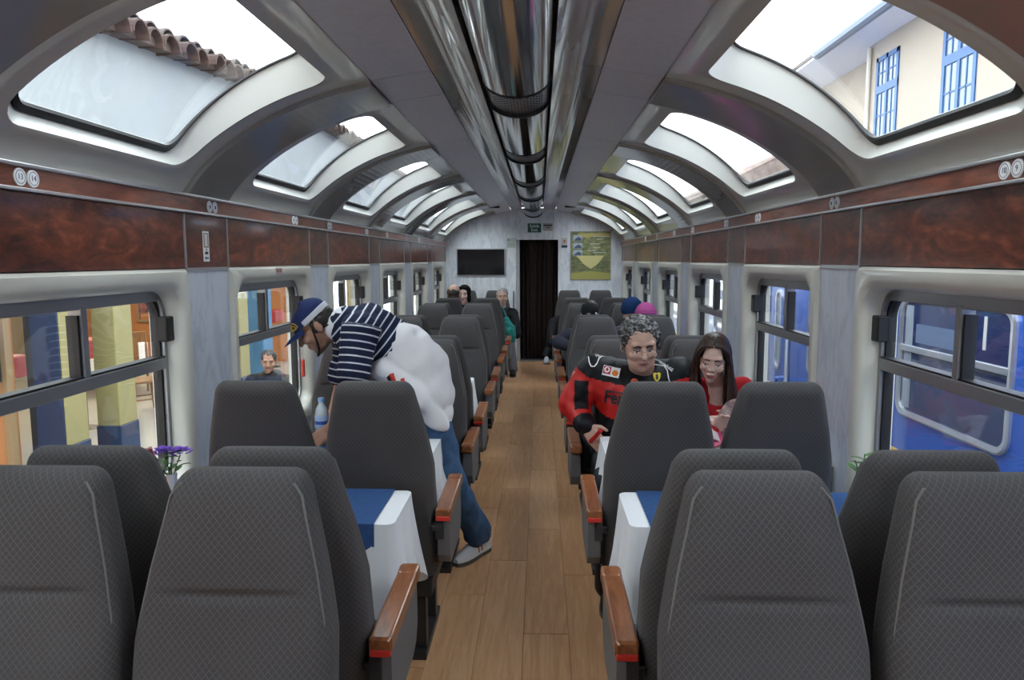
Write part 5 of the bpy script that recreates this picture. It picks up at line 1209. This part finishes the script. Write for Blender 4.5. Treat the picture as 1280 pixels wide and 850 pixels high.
for q in (-1, 1):
    for i in range(58):
        y0_ = rr.uniform(-0.066, 0.07); s0 = HM @ V((q * rr.uniform(0.001, 0.008), y0_, 0.125 - 6.5 * y0_ * y0_))
        s1 = HM @ V((q * rr.uniform(0.062, 0.080), y0_ * 0.95 - 0.004, 0.118)); s2 = HM @ V((q * rr.uniform(0.078, 0.096), y0_ * 0.8 + rr.uniform(-0.005, 0.02), 0.03)); s3 = HM @ V((q * rr.uniform(0.070, 0.098), y0_ * 0.5 + rr.uniform(-0.01, 0.03), -0.06))
        e = s3 + V((q * rr.uniform(-0.015, 0.035) + (0.01 if q > 0 else 0.0), rr.uniform(-0.03, 0.06), -rr.uniform(0.13, 0.21)))
        hs_.append(tube(bezier([s0, s1, s2, s2.lerp(s3, .5), s3, s3.lerp(e, .5) + V((q * rr.uniform(-.01, .02), rr.uniform(-.02, .01), 0)), e], 12), [0.006] + [0.0085] * 9 + [0.006, 0.002], 6))
hm_ = join(hs_)
m, nt, b_ = nodes('hair_brown'); setp(b_, (0.04, 0.02, 0.013), 0.42, 0, 0.4)
nt.links.new(ramp(nt, noise(nt, 45, 3, coords(nt, 'Object', (3, 3, 0.5))), [(0.35, (0.020, 0.011, 0.008)), (0.6, (0.055, 0.028, 0.019)), (0.75, (0.095, 0.05, 0.032))]), b_.inputs['Base Color'])
obj('hair', hm_, m, t, smooth=True)
# magazine
mg0 = J(903, 541, 3.18)
mg = thing('magazine', 'open glossy magazine held by the reading woman above right table', 'magazine', mg0)
def page(sgn, lift, m_, nm, off=0.0):
    rings = []
    for u in np.linspace(0, 1, 9):
        a = V((sgn * u * 0.115 * math.cos(0.3), -0.02 * u - off, 0.035 * math.sin(u * 2.6) * lift + u * 0.06 * lift)); b = a + V((0.01, 0.085, 0.085))
        rings.append([a, b, b + V((0, 0.001, -0.002)), a + V((0, 0.001, -0.002))])
    me = loft(rings); me.transform(Matrix.Translation(mg0 + V((0, 0, -0.045))) @ Matrix.Rotation(-0.25, 4, 'Y')); obj(nm, me, m_, mg, smooth=True)
M_page = mat('magazine_page', (0.72, 0.62, 0.64), 0.25, var=0.25, vscale=35); M_page2 = mat('magazine_photo', (0.30, 0.20, 0.20), 0.25, var=0.6, vscale=25); M_pink = mat('magazine_pink', (0.55, 0.03, 0.12), 0.3)
page(1, 1.0, M_page2, 'raised_page'); page(-1, 0.7, M_page, 'page', 0.004); page(1, 0.1, M_page, 'page', 0.008); page(-1, -0.1, M_pink, 'cover', 0.012); page(1, -0.25, M_pink, 'cover', 0.012)
lf_ = thing('leaflet', 'folded grey leaflet lying under the magazine on right table', 'leaflet', (0.90, 3.14, TT))
for j in (0, 1):
    me = box(-0.06, 0.06, -0.045, 0.045, 0, 0.002); me.transform(Matrix.Translation((0.875 + 0.02 * j, 3.12 + 0.03 * j, TT + 0.003 * j)) @ Matrix.Rotation(0.4 + 0.5 * j, 4, 'Z')); obj('sheet', me, M_page if j else mat('leaflet_grey', (0.35, 0.36, 0.40), 0.4, var=0.4, vscale=30), lf_)

# --- farther passengers
def passenger(label, x, yh, ytop_z, face, seat_y, away, jacket, trous, hat=None, hairm=None, skinm=None, headoff=0.0, elbow=None, shoes=None, extra=None, wide=1.0, feet=None, s=1.0, beardm=None, fl=0.0, thin=False):
    sg = 1 if away else -1               # knees point to +y when facing away
    t = thing('person', label, 'person', (x, seat_y + sg * 0.25, fl))
    hc = V((x + headoff, yh, ytop_z - 0.118)); HM = head_matrix(hc, face, 0, s); R3 = HM.to_3x3().normalized()
    pel = V((x, seat_y + sg * 0.27, fl + 0.56)); nek = hc + (HM.to_3x3() @ V((0, 0.03, -0.10))) + V((0, 0, -0.05)); che = pel.lerp(nek, 0.68) + V((0, -sg * 0.015, 0))
    lat = V((0.19 * wide, 0, 0)); sh = [nek + V((0, -sg * 0.015, -0.085)) - lat, nek + V((0, -sg * 0.015, -0.085)) + lat]
    kn = [pel + V((-0.10, sg * 0.33, -0.02)), pel + V((0.10, sg * 0.33, -0.02))]; an_ = [V((k.x, k.y + sg * 0.03, fl + 0.09)) for k in kn]
    if feet: kn[feet[0]] = V(feet[1]); an_[feet[0]] = V(feet[2])
    el = [sh[0] + V((-0.05, sg * 0.10, -0.27)), sh[1] + V((0.05, sg * 0.10, -0.27))]; wr = [kn[0].lerp(pel, 0.25) + V((0.02, 0, 0.11)), kn[1].lerp(pel, 0.25) + V((-0.02, 0, 0.11))]
    if elbow: el[elbow[0]] = V(elbow[1]); wr[elbow[0]] = V(elbow[2])
    hp = head_prims(HM, 1.0, 1.0, 1.0)
    for i in (0, 1): hp += hand_prims(wr[i], (kn[i] - pel).normalized() + V((0, 0, -0.2)), (0, 0, -1), 0.5, 1 if i == 0 else -1)
    bp_ = hp + [cap(nek + V((0, 0, -0.03)), HM @ V((0, 0.02, -0.05)), 0.054, 0.05), cap(che, nek, 0.11, 0.055), cap(pel, che, 0.13, 0.125)] + [cap(sh[i], el[i], 0.045, 0.036) for i in (0, 1)] + [cap(el[i], wr[i], 0.036, 0.026) for i in (0, 1)] + [cap(che, sh[i], .1, .05) for i in (0, 1)] + [cap(pel + V(((i * 2 - 1) * 0.08, 0, 0)), kn[i], 0.08, 0.055) for i in (0, 1)] + [cap(kn[i], an_[i], 0.05, 0.036) for i in (0, 1)]
    body = fuse(bp_, 0.0065, 2); dent(body, HM, EYES); bv = bvh_of(body); obj('body', body, skinm or M_skinB, t)
    jk = fuse([cap(pel, che, 0.175, 0.165), cap(che, nek + V((0, -sg * 0.01, -0.04)), 0.16, 0.085)] + [cap(che, sh[i], 0.14, 0.078) for i in (0, 1)] + [cap(sh[i], el[i], 0.078, 0.066) for i in (0, 1)] + [cap(el[i], wr[i], 0.066, 0.045) for i in (0, 1)], 0.009, 4); lumps(jk, 0.006, 26, hash(label) % 97)
    jo = obj('jacket', jk, jacket, t)
    tr_ = fuse([cap(pel + V(((i * 2 - 1) * 0.08, 0, 0)), kn[i], 0.10, 0.078) for i in (0, 1)] + [cap(kn[i], an_[i], 0.076, 0.066) for i in (0, 1)], 0.010, 4); obj('trousers', tr_, trous, t)
    for i in (0, 1): shoe(t, (an_[i].x, an_[i].y - sg * 0.05), (an_[i].x, an_[i].y + sg * 0.2), (shoes or [M_black, M_black])[i], M_sole, z0=an_[i].z - 0.09)
    if hairm:
        hf = 0.0 if thin else 1.0; h = fuse([ell(HM @ V((0, 0.034 - 0.012 * hf, 0.026 + 0.018 * hf)), (0.078 + 0.004 * hf, 0.084 + 0.010 * hf, 0.074 + 0.013 * hf), R3), ell(HM @ V((0, 0.062, -0.02)), (0.064, 0.05, 0.058), R3)], 0.006, 2); lumps(h, 0.004, 120, 2); obj('hair', h, hairm, t)
    if hat: hat(t, HM, R3)
    brows(t, HM, bv, M_brow, 0.0035); lids(t, HM, bv, 0.006, 0.014, 0.0022); lips(t, HM, bv)
    if beardm: obj('moustache', face_line(HM, bv, [(x_, -0.043 - 0.004 * abs(x_) / .02) for x_ in np.linspace(-.024, .024, 7)], 0.005, 0), beardm, t)
    if extra: extra(t, HM, R3, jo)
    return t, HM
def beanie(col, name):
    def f(t, HM, R3):
        m_ = mat(name, col, 0.95, spec=0.1, bmp=0.5, bscale=110)
        h = fuse([ell(HM @ V((0, 0.012, 0.056)), (0.086, 0.104, 0.086), R3)], 0.006, 1); P = verts_np(h); L = (np.c_[P, np.ones(len(P))] @ np.array(HM.inverted()).T)[:, :3]
        o_ = obj('beanie', h, m_, t)
        cut = [[HM @ V((0.090 * math.cos(u) * q, 0.010 + 0.106 * math.sin(u) * q, z)) for u in np.linspace(0, 2 * PI, 28, endpoint=False)] for q, z in ((0.98, 0.028), (1.02, 0.032), (1.02, 0.066), (0.97, 0.070))]
        obj('cuff', loft(cut, False, False), m_, o_, smooth=True)
    return f
def ballcap(col, name, badge=True):
    def f(t, HM, R3):
        m_ = mat(name, col, 0.8, spec=0.2)
        cr = [[HM @ V((0.084 * math.cos(q) * math.cos(u), 0.002 + 0.104 * math.cos(q) * math.sin(u), 0.040 + 0.088 * math.sin(q) ** .85)) for u in np.linspace(0, 2 * PI, 26, endpoint=False)] for q in np.linspace(0, PI / 2, 8)]
        o_ = obj('cap', loft(cr), m_, t, smooth=True)
        br = []
        for v in np.linspace(-1, 1, 11):
            u0 = v * 1.05; x0 = 0.083 * math.sin(u0); y0_ = -0.101 * math.cos(u0); e = 0.07 * math.cos(v * PI / 2) ** .55
            br.append([HM @ V((x0, y0_, 0.042)), HM @ V((x0, y0_ - e, 0.028)), HM @ V((x0, y0_ - e, 0.024)), HM @ V((x0, y0_, 0.036))])
        obj('brim', loft(br), m_, o_)
        if badge:
            obj('white_badge', fuse([ell(HM @ V((0.056, -0.074, 0.062)), (0.012, 0.01, 0.012), R3)], 0.003, 1), M_paper, o_); obj('grey_badge', fuse([ell(HM @ V((-0.012, -0.098, 0.075)), (0.022, 0.008, 0.009), R3)], 0.003, 1), mat('badge_grey', (0.25, 0.25, 0.24), 0.6), o_)
    return f
def hood(col, name):
    def f(t, HM, R3):
        m_ = mat(name, col, 0.9, spec=0.1)
        rings = []
        for q in np.linspace(0, 1, 9):
            a = 0.25 + q * (PI - 0.35); rings.append([HM @ V((0.096 * math.sin(a) * math.sin(u) * 1.0, -0.075 + 0.175 * (1 - math.cos(a)) / 2 + 0.0, 0.030 + 0.112 * math.sin(a) * math.cos(u) - 0.03 * (math.cos(u) < 0))) for u in np.linspace(0, 2 * PI, 24, endpoint=False)])
        h = fuse([ell(HM @ V((0, 0.030, 0.036)), (0.092, 0.098, 0.096), R3), ell(HM @ V((0, 0.05, -0.06)), (0.085, 0.07, 0.08), R3), cap(HM @ V((-0.07, -0.03, 0.08)), HM @ V((-0.075, -0.03, -0.06)), 0.022, 0.03), cap(HM @ V((0.07, -0.03, 0.08)), HM @ V((0.075, -0.03, -0.06)), 0.022, 0.03), cap(HM @ V((-0.05, -0.045, 0.088)), HM @ V((0.05, -0.045, 0.088)), 0.026, 0.026)], 0.006, 3)
        obj('hood', h, m_, t)
    return f
M_navyj = mat('navy_jacket', (0.015, 0.017, 0.035), 0.7, spec=0.3); M_purplej = mat('purple_jacket', (0.035, 0.028, 0.09), 0.7); M_greytr = mat('grey_trousers', (0.16, 0.17, 0.20), 0.8)
M_hairgrey = mat('hair_silver', (0.32, 0.31, 0.30), 0.6, var=0.3, vscale=60)
p_ = J(736, 387, 6.75)
passenger('person in dark jacket and black cap at the right aisle seat', 0.54, 6.72, 1.19, (-0.05, -1, -0.55), 7.15, False, M_navyj, M_black, ballcap((0.012, 0.013, 0.016), 'cap_black'), M_hairD, headoff=0.02, elbow=(0, (0.27, 6.72, 0.82), (0.42, 6.5, 0.78)))
passenger('person in dark blue beanie and purple jacket by right window', 0.93, 6.70, 1.215, (-0.75, -0.6, -0.45), 7.15, False, M_purplej, M_black, beanie((0.018, 0.045, 0.13), 'beanie_blue'), None, M_skinC, headoff=0.02)
passenger('person in pink knitted beanie by right window seen from behind', 0.95, 6.12, 1.20, (0.1, 1, -0.2), 5.77, True, mat('pale_jacket', (0.25, 0.1, 0.16), 0.8), M_denim, beanie((0.48, 0.10, 0.30), 'beanie_pink'), None, M_skinC, headoff=0.04)
passenger('balding man seen from behind at far left window seat', -0.93, 8.62, 1.285, (0.25, 1, 0.0), 8.33, True, M_navyj, M_black, None, mat('hair_thin', (0.045, 0.032, 0.026), 0.6, var=0.4, vscale=30), M_skinB, thin=True)
passenger('person in black hood facing the camera by far left window', -0.93, 9.75, 1.235, (-0.15, -1, -0.1), 10.35, False, M_black, M_black, hood((0.010, 0.010, 0.011), 'hood_black'), None, M_skinC)
def bag(t, HM, R3, jo):
    pass
passenger('grey-haired man in black jacket leaning into the aisle at the far left', -0.545, 9.92, 1.185, (0.1, -1, -0.05), 10.35, False, M_black, M_greytr, None, M_hairgrey, M_skinB, headoff=0.125, wide=0.8, feet=(1, (-0.33, 9.85, 0.52), (-0.27, 9.80, 0.09)), beardm=M_hairgrey)
g_ = J(636, 410, 9.7)
tb = thing('shoulder_bag', 'teal cloth bag held by the grey-haired man', 'bag', (g_.x, 9.7, g_.z - 0.18))
bgm = fuse([cap(g_ + V((-0.03, 0, 0.12)), g_ + V((0.02, 0, -0.02)), 0.035, 0.075), cap(g_ + V((0.02, 0, -0.02)), g_ + V((0.035, 0, -0.14)), 0.075, 0.06)], 0.007, 3); lumps(bgm, 0.006, 50, 3)
obj('body', bgm, mat('teal_cloth', (0.01, 0.20, 0.17), 0.8), tb); obj('strap', tube([g_ + V((-0.03, 0, 0.15)), g_ + V((-0.08, 0.05, 0.26)), g_ + V((-0.12, 0.1, 0.30))], 0.010, 6), mat('teal_cloth', (0.01, 0.20, 0.17), 0.8), tb)
passenger('person bent forward in dark clothes at the far right aisle seat', 0.50, 9.72, 1.02, (0.1, -1, -1.2), 10.35, False, M_black, M_black, None, M_hairD, M_skinB, feet=(0, (0.30, 9.82, 0.50), (0.19, 9.72, 0.28)), shoes=[mat('sneaker_grey', (0.45, 0.47, 0.5), 0.6), M_black])
q_ = J(336, 452, 7.6)
tq, _ = passenger('bearded man sitting outside on the platform beyond the second left window', q_.x, 7.6, 0.62, (0.3, -1, -0.2), 8.0, False, M_black, M_denim, None, mat('hair_iron', (0.03, 0.03, 0.032), 0.7), M_skinA, fl=PZ, beardm=mat('hair_iron', (0.03, 0.03, 0.032), 0.7))
bn = thing('platform_bench', 'wooden bench on the platform under the seated bearded man', 'bench', (q_.x, 7.8, PZ))
for j in range(4): obj('slat', box(q_.x - 0.6, q_.x + 0.6, 7.50 + j * 0.12, 7.60 + j * 0.12, PZ + 0.36, PZ + 0.40, 0.005, 1), M_chair, bn)
for sx in (-0.5, 0.5): obj('leg', box(q_.x + sx - 0.03, q_.x + sx + 0.03, 7.52, 7.94, PZ, PZ + 0.36), M_dark, bn)
